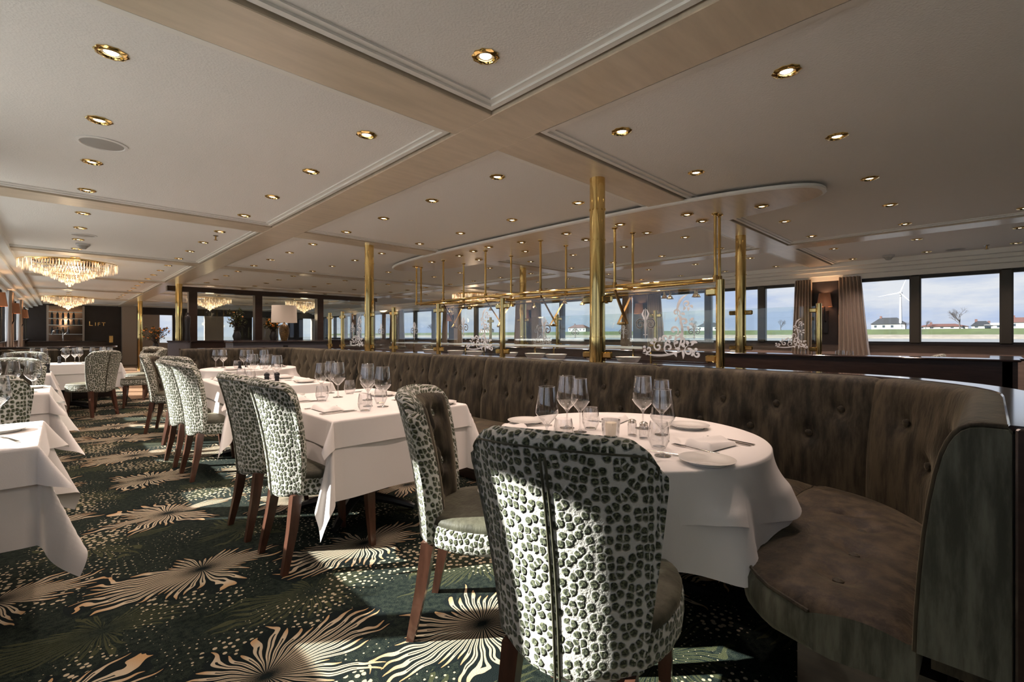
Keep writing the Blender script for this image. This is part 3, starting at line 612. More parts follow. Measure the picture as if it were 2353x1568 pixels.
# seat cushions
def seat_cushion(s0, s1, buttons, round_start=False):
    ns = max(16, int((s1 - s0) / 0.03)); rings = []; L_ = 0.455
    for k in range(ns + 1):
        s_ = s0 + (s1 - s0) * k / ns; wd = L_
        e0 = s_ - s0
        if round_start and e0 < 0.22: wd = L_ * (0.52 + 0.48 * math.sqrt(max(0, 1 - (1 - e0 / 0.22) ** 2)))
        ring = []
        prof = [(0.0, 0.33), (0.0, 0.44)]
        for i in range(1, 13): prof.append((i / 12 * (wd - 0.03), 0.455 + 0.018 * math.sin(math.pi * i / 12)))
        prof += [(wd - 0.008, 0.448), (wd + 0.008, 0.425), (wd + 0.012, 0.385), (wd + 0.004, 0.345), (wd - 0.02, 0.325), (wd - 0.06, 0.32)]
        sig = max(0.0, min(s_ - s0, s1 - s_)); pin = 0.022 * math.exp(-(sig / 0.025) ** 1.4)
        for i, (o, z) in enumerate(prof):
            z2 = z - (pin if 2 <= i <= 15 else 0)
            for bs, bo in buttons:
                if 2 <= i <= 14: z2 -= 0.034 * math.exp(-((s_ - bs) ** 2 + (o - bo) ** 2) / 0.055 ** 2)
            p_, n_ = path(s_); inn = o
            if 0.74 < s_ < SROW: inn = min(o, 0.49 + 0.0 * o)
            ring.append((p_.x + n_.x * inn, p_.y + n_.y * inn, z2))
        rings.append(ring)
    mb = MB().loft([rg[:15] for rg in rings], False); n_r = len(rings[0])
    o_ = bq('seat_cushion', mb, M['bseat'])
    bxg = MB().loft([rg[14:] for rg in rings], False)
    for rg, rev in ((rings[0], True), (rings[-1], False)): bxg.add(rg, [tuple(range(n_r)) if not rev else tuple(range(n_r - 1, -1, -1))])
    bq('seat_boxing', bxg, M['boxing'], o_)
    pr = [rg[14] for rg in rings]
    bq('piping', MB().tube([(a, b, c + .003) for a, b, c in pr], 0.006, 6), M['velvet'], o_)
    for bs, bo in buttons:
        p_, n_ = path(bs); ob('button', btn_m, M['velvet'], o_, (p_.x + n_.x * bo - 2.74, p_.y + n_.y * bo - 4.2, 0.441))
    return o_
seat_cushion(-0.0, SROW - 0.002, [(0.22, 0.20), (0.46, 0.20), (0.72, .22), (0.95, 0.25)], True)
for a, b in ((SROW + 0.002, s_of_y(2.38)), (s_of_y(2.39), s_of_y(4.155)), (s_of_y(4.165), s_of_y(5.788)), (s_of_y(5.798), s_of_y(7.9)), (s_of_y(7.91), AL[-1])):
    seat_cushion(a, b, [(a + (b - a) * q, 0.24) for q in (.2, .4, .6, .8)])
# plinth, outer panel, ledge
def strip(prof, s0, s1, n):
    rings = [[off(s0 + (s1 - s0) * k / n, o, z) for o, z in prof] for k in range(n + 1)]; return MB().loft(rings, True, True)
bq('plinth', strip([(-0.28, 0.0), (-0.28, 0.32), (0.05, 0.32), (0.05, 0.0)], 0.10, AL[-1], 120), M['wood'], sm=30)
bq('back_board', strip([(0.165, 0.0), (0.165, 0.985), (0.255, 0.985), (0.255, 0.0)], -0.0, AL[-1], 120), M['wood'], sm=30)
bq('ledge', strip([(0.155, 0.985), (0.150, 0.995), (0.158, 1.003), (0.255, 1.003), (0.268, 0.995), (0.262, 0.985)], 0.0, AL[-1], 120), M['ledge'], sm=30)
# end face piping on the near wing
wm = MB(); pr_ = [(0.0, 0.43), (0.003, 0.52), (0.009, 0.62), (0.017, 0.72), (0.026, 0.80), (0.037, 0.87), (0.048, 0.92), (0.058, 0.95), (0.068, 0.97), (0.080, 0.985), (0.095, 0.994), (0.115, 0.998), (0.155, 0.998)]
bq('wing_piping', MB().tube([(1.497, 0.13 - o, z) for o, z in pr_], 0.007, 8), M['velvet'])
wp = [(o, z) for o, z in pr_] + [(0.162, 0.99), (0.162, 0.43)]
bq('wing_panel', MB().loft([[(1.488, 0.13 - o * .97 - .003, 0.43 + (z - .43) * .99) for o, z in wp], [(1.5, 0.13 - o, z) for o, z in wp], [(1.53, 0.13 - o, z) for o, z in wp]], True, True), M['boxing'])
bq('wing_board', MB().box(1.47, 1.50, -0.13, -0.035, 0.0, 1.0, .004), M['wood'], sm=0)

# far banquette (its dark timber back faces the camera)
fb = tag(empty('banquette', (5.83, 3.5, 0)), 'far banquette with dark timber back and glossy ledge, beyond the buffet', 'banquette')
def fbp(name, mb, mt, sm=0): mb.v = [(a - 5.83, b - 3.5, c) for a, b, c in mb.v]; return ob(name, mb, mt, fb, smooth=sm)
fbp('back_board', MB().box(5.72, 5.80, -0.12, 8.4, 0, 0.98), M['wood']); fbp('ledge', MB().box(5.68, 5.98, -0.17, 8.45, 0.98, 1.0, .006), M['ledge'])
fbp('end_board', MB().box(5.72, 6.7, -0.15, -0.06, 0, 0.98), M['wood']); fbp('end_ledge', MB().box(5.98, 6.75, -0.2, 0.02, 0.98, 1.0, .006), M['ledge'])
for i in range(9): fbp('back_cushion', MB().box(5.80, 5.95, -0.05 + i * 0.93, 0.87 + i * 0.93, 0.42, 0.975, 0.03), M['velvet'], 50); fbp('seat_cushion', MB().box(5.92, 6.42, -0.05 + i * 0.93, 0.87 + i * 0.93, 0.32, 0.46, 0.03), M['velvet'], 50)
fbp('plinth', MB().box(5.80, 6.3, -0.05, 8.35, 0, 0.32), M['wood'])

# ------------------------------------------------------------------ chairs
def make_chair():
    e = empty('dining_chair')
    # back shell cross sections
    ZB = 0.38
    def ztop(s_): return 0.985 - 0.022 * s_ * s_ - 0.055 * (1 - math.sqrt(max(0, 1 - max(0, (abs(s_) - 0.78) / 0.22) ** 2)))
    def hw(t_): return 0.150 + 0.070 * (t_ ** 0.9) - 0.012 * max(0, (t_ - .93) / .07) ** 2
    def yc(t_): return -0.225 - 0.03 * t_ - 0.085 * t_ * t_
    def cur(t_): return 0.055 + 0.05 * t_
    def surf(s_, t_, off_):
        x = hw(t_) * s_; z = ZB + (ztop(s_) - ZB) * t_ - (1 - t_) * 0.02 * (1 - s_ * s_); y = yc(t_) + cur(t_) * abs(s_) ** 2.2
        k = 2.2 * cur(t_) * abs(s_) ** 1.2 * (1 if s_ > 0 else -1) / hw(t_); n_ = math.hypot(1, k)
        return (x + off_ * k / n_ * -1 * -1 * (-1), y + off_ / n_ * 1.0, z) if False else (x - off_ * k / n_, y + off_ / n_, z)
    NS = 32; SS = lambda i: math.sin(math.pi / 2 * (-1 + 2 * i / NS)); T = [0, .03, .08, .16, .25, .34, .43, .52, .61, .70, .78, .85, .91, .955, .985, 1.0]
    TH = 0.040
    rings = []
    for t_ in T:
        sh = TH * (math.sqrt(max(0, 1 - ((t_ - .94) / .06) ** 2)) if t_ > .94 else 1) * (0.75 if t_ == 0 else 1)
        ring = [surf(SS(i), t_, -sh) for i in range(NS + 1)]
        # rounded right edge
        for a in (45, 90, 135):
            p0 = Vector(surf(1, t_, 0)); q = Vector(surf(1, t_, -sh * math.cos(R(a)))); q.x += 0.75 * sh * math.sin(R(a)); ring.append(tuple(q))
        ring += [surf(-SS(i), t_, sh) for i in range(NS + 1)]
        for a in (45, 90, 135):
            q = Vector(surf(-1, t_, sh * math.cos(R(a)))); q.x -= 0.75 * sh * math.sin(R(a)); ring.append(tuple(q))
        rings.append(ring)
    sh_m = MB().loft(rings, True, True)
    sm_ = sh_m.mesh('back_shell', 60); co = []
    for ti, rg in enumerate(rings):
        c0 = NS // 2; acc = [0.0] * len(rg)
        for i in range(c0 + 1, len(rg)): acc[i] = acc[i - 1] + math.dist(rg[i], rg[i - 1])
        for i in range(c0 - 1, -1, -1): acc[i] = acc[i + 1] - math.dist(rg[i], rg[i + 1])
        vv = [rg[i][2] for i in range(len(rg))] if ti == 0 else [vv[i] + math.dist(rg[i], rings[ti - 1][i]) for i in range(len(rg))]
        co += [(a_, vv[i]) for i, a_ in enumerate(acc)]
    flat_attr(sm_, co); ob('back_shell', sm_, M['leopard'], e)
    wl_ = [surf(-0.985, t_, -TH * .8) for t_ in (.06, .2, .4, .6, .75, .86)] + [surf(SS(i) * .97, .945, -TH) for i in range(1, NS)] + [surf(0.985, t_, -TH * .8) for t_ in (.86, .75, .6, .4, .2, .06)]
    ob('back_welt', MB().tube(wl_, 0.0028, 6), M['seatvelvet'], e)
    seam = [surf(0.0, t_, -TH - 0.001) for t_ in T[:-3]]
    ob('back_seam', MB().tube([(x - 0.006, y, z) for x, y, z in seam], 0.0035, 6).tube([(x + 0.006, y, z) for x, y, z in seam], 0.0035, 6), M['seatvelvet'], e)
    bl = [(x, t_) for t_, xs in ((.80, (-.45, 0, .45)), (.62, (-.22, .22)), (.46, (-.45, 0, .45)), (.30, (-.22, .22))) for x in xs]
    def pad(u_, v_):
        s_ = -0.92 + 1.84 * u_; t_ = 0.13 + 0.815 * v_
        ed = min(u_, 1 - u_, v_ * 1.4, (1 - v_) * 1.2); o_ = TH + 0.030 * min(1, ed / 0.10) ** 0.5 - 0.004
        for bx, bt in bl:
            dx = (s_ - bx) * 0.22; dz = (t_ - bt) * 0.6; o_ -= 0.032 * math.exp(-(dx * dx + dz * dz) / 0.034 ** 2)
        for bx, bt in bl:      # diagonal pleats
            for cx_, ct_ in bl:
                if abs(abs(cx_ - bx) - .225) < .03 and 0 < ct_ - bt < .2:
                    ax, az = (cx_ - bx) * .22, (ct_ - bt) * .6; L2 = ax * ax + az * az; ux, uz = (s_ - bx) * .22, (t_ - bt) * .6
                    q = (ux * ax + uz * az) / L2
                    if -0.05 < q < 1.05:
                        d = abs(ux * az - uz * ax) / math.sqrt(L2); o_ -= 0.010 * math.exp(-(d / 0.010) ** 2)
        return surf(s_, t_, o_)
    pd = ob('back_pad', MB().grid(pad, 44, 48), M['velvet'], e, smooth=180)
    # seat
    def outline(sc=1.0, n=36):
        r_ = []
        for i in range(n):
            a = 2 * math.pi * i / n - math.pi / 2; c, s_ = math.cos(a), math.sin(a)
            x = 0.255 * math.copysign(abs(c) ** 0.62, c); y = 0.02 + 0.25 * math.copysign(abs(s_) ** 0.62, s_)
            if y < 0: x *= 1 - 0.22 * min(1, -y / 0.25)
            r_.append((x * sc, y * sc))
        return r_
    rl_ = [[(x, y, z) for x, y in outline(k)] for k, z in ((0.93, 0.372), (0.985, 0.38), (1.0, 0.40), (1.0, 0.452), (0.985, 0.462), (0.9, 0.463))]
    rm_ = MB().loft(rl_, True, True).mesh('seat_rail', 60); co = []
    for rg in rl_:
        a_ = 3.0
        for i, p_ in enumerate(rg):
            if i: a_ += math.dist(p_, rg[i - 1])
            co.append((a_, p_[2]))
    flat_attr(rm_, co); ob('seat_rail', rm_, M['leopard'], e)
    ob('seat_cushion', MB().loft([[(x, y, z) for x, y in outline(k)] for k, z in ((0.90, 0.455), (0.975, 0.458), (0.985, 0.472), (0.96, 0.486), (0.86, 0.495), (0.6, 0.502), (0.3, 0.504), (0.02, 0.505))], True, True), M['seatvelvet'], e, smooth=60)
    for sx_ in (1, -1):
        for fy in (1, -1):
            if fy > 0: top = (sx_ * 0.19, 0.19, 0.385); bot = (sx_ * 0.185, 0.215, 0); w0, w1 = 0.025, 0.014
            else: top = (sx_ * 0.150, -0.195, 0.385); bot = (sx_ * 0.175, -0.262, 0); w0, w1 = 0.025, 0.015
            mid = tuple(top[i] * 0.55 + bot[i] * 0.45 for i in range(3)); mid = (mid[0], mid[1] + (0.006 if fy < 0 else -0.002), mid[2])
            rg = []
            for c, w_ in ((top, w0), (mid, (w0 + w1) / 2 + .002), (bot, w1)): rg.append([(c[0] + a * w_, c[1] + b * w_, c[2]) for a, b in ((-1, -1), (1, -1), (1, 1), (-1, 1))])
            ob('leg', MB().loft(rg, True, True), M['legwood'], e, smooth=30)
    return e
chair0 = make_chair(); used = [False]
def chair(x, y, f, label, group='leopard-print dining chairs'):
    rz = facing(*f)
    if not used[0]: c = chair0; c.location = (x, y, 0); c.rotation_euler = (0, 0, rz); used[0] = True
    else: c = copy_tree(chair0, None, (x, y, 0), rz)
    return tag(c, label, 'chair', group)
def chair_at_legs(a, b, f, label):      # a, b = rear foot positions
    mx, my = (a[0] + b[0]) / 2, (a[1] + b[1]) / 2; n = math.hypot(*f); return chair(mx + 0.262 * f[0] / n, my + 0.262 * f[1] / n, f, label)
n_ = math.hypot(.94, .34)
chair(0.855 + 0.275 * .94 / n_, 0.73 + 0.275 * .34 / n_, (.94, .34), 'nearest leopard-print chair, its sunlit seamed back facing the viewer')
chair_at_legs((0.993, 1.597), (1.26, 1.817), (.63, -.775), 'leopard-print chair turned sideways at the round table, tufted velvet inside showing')
chair_at_legs((0.806, 2.467), (0.792, 2.82), (1, 0.02), 'sunlit leopard-print chair at the near corner of the second banquette table')
chair_at_legs((0.782, 3.018), (0.771, 3.378), (1, 0.02), 'shaded leopard-print chair beside the sunlit one at the second table')
chair_at_legs((0.773, 4.567), (0.748, 4.928), (1, 0.05), 'sunlit leopard-print chair, near one at the third banquette table')
chair_at_legs((0.738, 5.18), (0.73, 5.54), (1, 0.05), 'sunlit leopard-print chair, far one at the third banquette table')
chair(1.12, 6.32, (.85, .52), 'shaded leopard-print chair with its back to us before the fourth table')
chair(1.05, 7.25, (.9, -.42), 'leopard-print chair at the fourth table, dark velvet inside showing')
chair(-0.36, 4.25, (0.05, 1), 'dark leopard-print chair at the left edge, between the window tables')
chair(-0.36, 6.45, (0, -1), 'rim-lit velvet-faced chair facing us behind the second window table')
chair(-0.36, 8.95, (0, -1), 'rim-lit velvet-faced chair facing us behind the third window table')
chair(0.33, 9.45, (-.55, .84), 'leopard-print chair standing in the aisle before the far left table')
chair(0.98, 10.15, (-1, .15), 'leopard-print chair facing left at the aisle end of the far table')
chair(1.12, 11.22, (-.7, -.7), 'chair facing us at the back of the far left table')
chair(1.52, 11.7, (.95, .3), 'first of two chairs left of the grey drum'); chair(1.68, 12.3, (.95, .3), 'second of two chairs left of the grey drum')

# ------------------------------------------------------------------ tables and cloths
def cloth_rect(ax, ay, L, z, k0=0.05, kc=0.42, seed=0, drop=1.0):
    rnd = random.Random(seed); ph = [rnd.uniform(0, 6) for _ in range(6)]
    def axis(a, n_in, n_out):
        o_ = [-(a + L) + L * i / n_out for i in range(n_out)]; i_ = [-a + 2 * a * i / n_in for i in range(n_in)]; r_ = [a + L * i / n_out for i in range(n_out + 1)]
        return o_ + i_ + r_
    xs = axis(ax, 18, 16); ys_ = axis(ay, 18, 16); vs = []
    for y in ys_:
        for x in xs:
            dx = max(abs(x) - ax, 0) * (1 if x > 0 else -1); dy = max(abs(y) - ay, 0) * (1 if y > 0 else -1); r_ = math.hypot(dx, dy)
            if r_ == 0: vs.append((x, y, z)); continue
            s2 = 2 * abs(dx * dy) / (r_ * r_); k = k0 + kc * s2 ** 1.5 * (0.75 + 0.25 * math.sin(ph[0] + x * 3))
            k += 0.035 * math.sin(11 * (y if abs(dx) > abs(dy) else x) + ph[1]) * min(1, r_ / 0.25) * (1 - s2)
            k += 0.10 * s2 * math.sin(3 * math.atan2(abs(dy), abs(dx)) * 2 + ph[2]) * min(1, r_ / .3)
            e_ = 0.006; rr = math.sqrt(r_ * r_ + e_ * e_) - e_
            vs.append((max(-ax, min(ax, x)) + dx * k + (dx / r_) * 0.004, max(-ay, min(ay, y)) + dy * k + (dy / r_) * 0.004, z - rr * math.sqrt(max(0.05, 1 - k * k)) * drop))
    n = len(xs); fs = [(j * n + i, j * n + i + 1, (j + 1) * n + i + 1, (j + 1) * n + i) for j in range(len(ys_) - 1) for i in range(n - 1)]
    return MB().add(vs, fs)
def cloth_round(r0, S, z, rot, seed, flare, lmax):
    rnd = random.Random(seed); p1, p2 = rnd.uniform(0, 6), rnd.uniform(0, 6); NA, NR = 168, 24; rings = []
    for j in range(NR + 1):
        ring = []
        for i in range(NA):
            a = 2 * math.pi * i / NA; b = a - rot; mx = S / max(abs(math.cos(b)), abs(math.sin(b))); full = mx - r0
            full = lmax * math.tanh(full / lmax) if full > 0 else 0
            if j <= 5: r_ = r0 * max(j, 0.02) / 5; ring.append((r_ * math.cos(a), r_ * math.sin(a), z)); continue
            l = full * (j - 5) / (NR - 5)
            ph = 10 * a + p1 + 0.9 * math.sin(3 * a + p2); wv = math.sin(ph); wv = math.copysign(abs(wv) ** 0.7, wv)
            grow = min(1, l / 0.16) ** 1.3; k = 0.05 + flare * (0.5 + 0.5 * wv) * grow; sw = 0.10 * flare * math.cos(ph) * grow * min(1, l / .2)
            rr = r0 + 0.005 + l * max(0.03, k); aa = a + sw
            ring.append((rr * math.cos(aa), rr * math.sin(aa), z - (math.sqrt(l * l + 0.0001) - 0.01) * math.sqrt(1 - min(.9, k * k))))
        rings.append(ring)
    return MB().loft(rings, True)
def pedestal(parent, sc=1.0):
    ob('pedestal', MB().lathe([(0.04, 0.05), (0.04, 0.69), (0.12, 0.70), (0.12, 0.715)], 16), M['black'], parent)
    for a in (0.78, 2.36, 3.93, 5.5):
        c, s_ = math.cos(a), math.sin(a); pts = [(c * q * sc, s_ * q * sc, zz) for q, zz in ((0.02, 0.09), (0.12, 0.085), (0.25, 0.06), (0.36, 0.03), (0.40, 0.018))]
        ob('foot', MB().tube(pts, [0.035, 0.034, 0.03, 0.024, 0.018], 8), M['black'], parent)
def rect_table(x0, x1, y0, y1, label, ph, Lu=0.42, Lt=0.15, seed=1):
    fsc = 0.55 if x1 < 0.5 else 1.0
    cx, cy, ax, ay = (x0 + x1) / 2, (y0 + y1) / 2, (x1 - x0) / 2, (y1 - y0) / 2
    t_ = tag(empty('dining_table', (cx, cy, 0)), label, 'table', 'restaurant tables'); ob('tabletop', MB().box(-ax + .006, ax - .006, -ay + .006, ay - .006, 0.715, 0.742, .004), M['wood'], t_); pedestal(t_, fsc)
    tag(ob('tablecloth', cloth_rect(ax, ay, Lu, 0.746, 0.05, 0.40, seed), M['cloth'], None, (cx, cy, 0), smooth=180), 'long white under-cloth hanging low over ' + ph, 'tablecloth', 'white under-cloths')
    tag(ob('table_topper', cloth_rect(ax, ay, Lt, 0.750, 0.12, 0.45, seed + 9), M['cloth'], None, (cx, cy, 0), smooth=180), 'short white top cloth with pointed corners over ' + ph, 'tablecloth', 'white top cloths')
def round_table(cx, cy, r, label, ph, seed):
    t_ = tag(empty('dining_table', (cx, cy, 0)), label, 'table', 'restaurant tables'); ob('tabletop', MB().lathe([(0.001, 0.715), (r - .01, 0.715), (r - .004, 0.73), (r - .01, 0.742), (0.001, 0.742)], 48), M['wood'], t_); pedestal(t_)
    tag(ob('tablecloth', cloth_round(r, 0.92, 0.746, 0.35, seed, 0.24, 0.40), M['cloth'], None, (cx, cy, 0), smooth=180), 'long white under-cloth draped over ' + ph, 'tablecloth', 'white under-cloths')
    tag(ob('table_topper', cloth_round(r + .003, 0.82, 0.750, 0.95, seed + 3, 0.34, 0.27), M['cloth'], None, (cx, cy, 0), smooth=180), 'white top cloth hanging in folds over ' + ph, 'tablecloth', 'white top cloths')
T1, T2, T3, T4 = 'the round table at the booth end', 'the second table along the banquette', 'the third table along the banquette', 'the far table in the banquette corner'
round_table(1.86, 1.18, 0.59, 'round pedestal table in the near end of the olive booth', T1, 4)
rect_table(1.03, 1.92, 2.42, 3.72, 'rectangular table, second along the olive banquette', T2, seed=2)
rect_table(1.03, 1.88, 4.44, 5.75, 'rectangular table, third along the olive banquette', T3, seed=3)
round_table(1.90, 7.25, 0.58, 'round table in the far corner of the banquette', T4, 8)
W1, W2, W3, W4 = 'the nearest window table at left', 'the second window table at left', 'the third window table at left', 'the far left table across the aisle'
rect_table(-0.70, -0.07, 2.72, 3.50, 'nearest small table at the left windows', W1, 0.40, 0.16, 5); rect_table(-0.70, -0.07, 5.15, 5.92, 'second small table at the left windows', W2, 0.40, 0.16, 6)
rect_table(-0.70, -0.09, 7.55, 8.25, 'third small table at the left windows', W3, 0.40, 0.16, 7); rect_table(-0.55, 0.72, 10.1, 10.95, 'wide table across the far end of the aisle', W4, 0.40, 0.16, 8)
rect_table(7.2, 7.95, 1.2, 2.0, 'small table beyond the far banquette, near the right windows', 'the small table by the right windows', 0.3, .12, 11)
rect_table(7.2, 7.95, 4.3, 5.1, 'small table beyond the far ledge, second by the right windows', 'the second table by the right windows', 0.3, .12, 12)

# ------------------------------------------------------------------ tableware
ZT = 0.7515
def glass_thing(name, bowl_prof, stem_prof):
    return MB().lathe(bowl_prof, 20).mesh(name + '_bowl'), MB().lathe(stem_prof, 16).mesh(name + '_stem')
SM = glass_thing('small', [(0.0005, 0.098), (0.012, 0.102), (0.030, 0.122), (0.044, 0.143), (0.0455, 0.149), (0.041, 0.185), (0.036, 0.222), (0.0325, 0.248), (0.0333, 0.2492), (0.0325, 0.2496), (0.0318, 0.2485)], [(0.0005, 0.0), (0.031, 0.0), (0.031, 0.002), (0.012, 0.006), (0.0045, 0.014), (0.0038, 0.05), (0.004, 0.085), (0.012, 0.102)])
LG = glass_thing('large', [(0.0005, 0.090), (0.014, 0.094), (0.036, 0.116), (0.053, 0.140), (0.0545, 0.147), (0.050, 0.185), (0.044, 0.225), (0.0395, 0.252), (0.0404, 0.2532), (0.0395, 0.2537), (0.0387, 0.2525)], [(0.0005, 0.0), (0.036, 0.0), (0.036, 0.002), (0.014, 0.006), (0.005, 0.014), (0.0042, 0.045), (0.0045, 0.08), (0.014, 0.094)])
TUM = MB().lathe([(0.0005, 0.006), (0.024, 0.006), (0.024, 0.0), (0.028, 0.0), (0.041, 0.03), (0.043, 0.045), (0.039, 0.08), (0.034, 0.105)], 20).mesh('tumbler')
def wineglass(x, y, big, label):
    e = tag(empty('wine_glass', (x, y, ZT)), label, 'wine glass', 'wine glasses on the tables'); b, s_ = LG if big else SM
    ob('bowl', b, M['glass'], e); ob('stem', s_, M['glass'], e)
def tumbler(x, y, label): tag(ob('tumbler', TUM, M['glass'], None, (x, y, ZT)), label, 'glass', 'stemless water glasses')
PLm = MB().lathe([(0.0005, 0.004), (0.06, 0.004), (0.062, 0.0), (0.066, 0.0), (0.070, 0.006), (0.094, 0.014), (0.096, 0.017), (0.092, 0.0175), (0.066, 0.010), (0.0005, 0.008)], 36).mesh('plate')
def plate(x, y, label): tag(ob('side_plate', PLm, M['plate'], None, (x, y, ZT)), label, 'plate', 'white side plates')
def napkin_mesh():
    mb = MB(); 
    def f(u_, v_):
        x = (u_ - .5) * 0.20; y = (v_ - .5) * 0.13; z = 0.012 + 0.020 * math.sin(math.pi * v_) ** .6 * (1 - .3 * u_) + 0.006 * math.sin(v_ * 9 + u_ * 3)
        if v_ in (0, 1) or u_ in (0, 1): z = 0.004
        return (x * (1 - .1 * v_), y, z)
    mb.grid(f, 16, 14); return mb.mesh('napkin', 180)
NPm = napkin_mesh()
def napkin(x, y, rz, label, dz=0.0): tag(ob('napkin', NPm, M['cloth'], None, (x, y, ZT + dz), rz), label, 'napkin', 'folded white napkins')
def knife_mesh():
    mb = MB(); mb.loft([[(-0.008, y, z) for y, z in ((-.1, 0), (-.1, .003))] + [(0.008, -.1, .003), (0.008, -.1, 0)], [(-.005, 0.0, 0), (-.005, 0, .005), (.005, 0, .005), (.005, 0, 0)], [(-.009, .04, 0), (-.009, .04, .0025), (.009, .04, .0025), (.009, .04, 0)], [(-.004, .11, 0), (-.004, .11, .002), (.004, .11, .002), (.004, .11, 0)]], True, True); return mb.mesh('knife')
def fork_mesh():
    mb = MB(); mb.tube([(0, -.1, .004), (0, -.02, .005), (0, .04, .006)], [.007, .003, .003], 6, True, .4)
    mb.loft([[(-.003, .04, .003), (-.003, .04, .008), (.003, .04, .008), (.003, .04, .003)], [(-.012, .06, .002), (-.012, .06, .005), (.012, .06, .005), (.012, .06, .002)]], True, True)
    for i in range(4): x = -.0102 + i * .0068; mb.box(x - .0017, x + .0017, .058, .10, .002, .005)
    return mb.mesh('fork')
KN, FK = knife_mesh(), fork_mesh()
def cutlery(kind, x, y, rz, label): tag(ob(kind, KN if kind == 'knife' else FK, M['steel'], None, (x, y, ZT), rz), label, kind, kind.replace('knife', 'knives').replace('fork', 'forks') + ' laid on the tables')
def setting(cx, cy, f, side, tb, full=True, pl=True):
    # f = unit direction from the diner towards the table centre; (cx,cy) = napkin position
    rz = facing(*f); rx, ry = f[1], -f[0]
    napkin(cx, cy, rz, 'folded white napkin at the %s of %s' % (side, tb))
    if pl: plate(cx - rx * 0.20 + f[0] * .03, cy - ry * 0.20 + f[1] * .03, 'white side plate at the %s of %s' % (side, tb))
    if full:
        for j, q in enumerate((0.125, 0.155)): cutlery('knife', cx + rx * q, cy + ry * q, rz, '%s steel knife at the %s of %s' % (('inner', 'outer')[j], side, tb))
        cutlery('fork', cx - rx * .105, cy - ry * .105, rz, 'steel fork at the %s of %s' % (side, tb))
def glasses_for(lst, tb):
    for x, y, k, side in lst:
        if k == 't': tumbler(x, y, 'stemless water glass at the %s of %s' % (side, tb))
        else: wineglass(x, y, k == 'l', '%s angular wine glass at the %s of %s' % ('wide' if k == 'l' else 'slim', side, tb))
# round table
glasses_for([(1.37, 1.217, 's', 'left front'), (1.765, 1.437, 'l', 'left middle'), (1.735, 1.335, 's', 'back left'), (2.02, 1.175, 'l', 'right rear'), (1.95, 1.04, 's', 'far right'), (1.611, 0.855, 's', 'right front'), (1.83, 1.345, 't', 'back left'), (1.50, 1.24, 't', 'left front'), (1.72, .93, 't', 'right front')], T1)
setting(1.90, 0.80, (0.15, 1), 'right-hand setting', T1, True, False); plate(1.635, 0.70, 'large-looking white plate at the right front edge of the round table')
plate(2.20, 1.03, 'white plate at the far right of the round table'); plate(1.72, 1.67, 'white plate at the far left of the round table')
napkin(2.08, 1.42, facing(-1, -.3), 'folded napkin at the back of the round table'); cutlery('fork', 1.64, 0.90, facing(-.2, 1), 'steel fork beside the right front wine glass'); cutlery('knife', 1.69, 1.60, facing(-.7, .7), 'steel knife on the far left of the round table')
napkin(1.50, 1.52, facing(.8, -.6), 'folded napkin at the left of the round table')
cl = tag(empty('candle_holder', (1.74, 1.17, ZT)), 'clear glass holder with cream candle in the middle of the round table', 'candle holder')
ob('glass_cup', MB().lathe([(0.0005, 0.006), (0.030, 0.006), (0.031, 0.0), (0.036, 0.0), (0.041, 0.08), (0.038, 0.08), (0.033, 0.012)], 20), M['glass'], cl); ob('candle', MB().lathe([(0.0005, 0.012), (0.022, 0.012), (0.026, 0.06), (0.024, 0.066), (0.0005, 0.064)], 16), M['wax'], cl)
for x, y, lb in ((1.85, 1.13, 'small glass salt shaker right of the candle'), (1.83, 1.06, 'small glass pepper shaker right of the candle')):
    e = tag(empty('shaker', (x, y, ZT)), lb, 'shaker', 'small glass shakers'); ob('body', MB().lathe([(0.0005, 0.003), (0.018, 0.003), (0.018, 0), (0.02, 0), (0.020, 0.05), (0.017, 0.058)], 14), M['glass'], e); ob('cap', MB().lathe([(0.018, 0.056), (0.018, 0.066), (0.010, 0.072), (0.0005, 0.073)], 14), M['steel'], e)
# second table
glasses_for([(1.512, 3.60, 's', 'far middle'), (1.45, 3.32, 'l', 'left middle'), (1.365, 3.41, 's', 'left middle'), (1.535, 3.03, 'l', 'right middle'), (1.46, 2.68, 'l', 'near right'), (1.40, 2.76, 's', 'near right'), (1.286, 3.20, 't', 'left middle'), (1.30, 2.60, 't', 'near end'), (1.52, 2.82, 't', 'right middle'), (1.60, 3.45, 't', 'far middle')], T2)
setting(1.16, 2.80, (1, 0), 'near aisle seat', T2, True, False); setting(1.18, 3.38, (1, 0), 'far aisle seat', T2); setting(1.76, 2.75, (-1, 0), 'near banquette seat', T2, True, False); setting(1.76, 3.38, (-1, 0), 'far banquette seat', T2)
plate(1.80, 2.52, 'white plate at the near right corner of the second table')
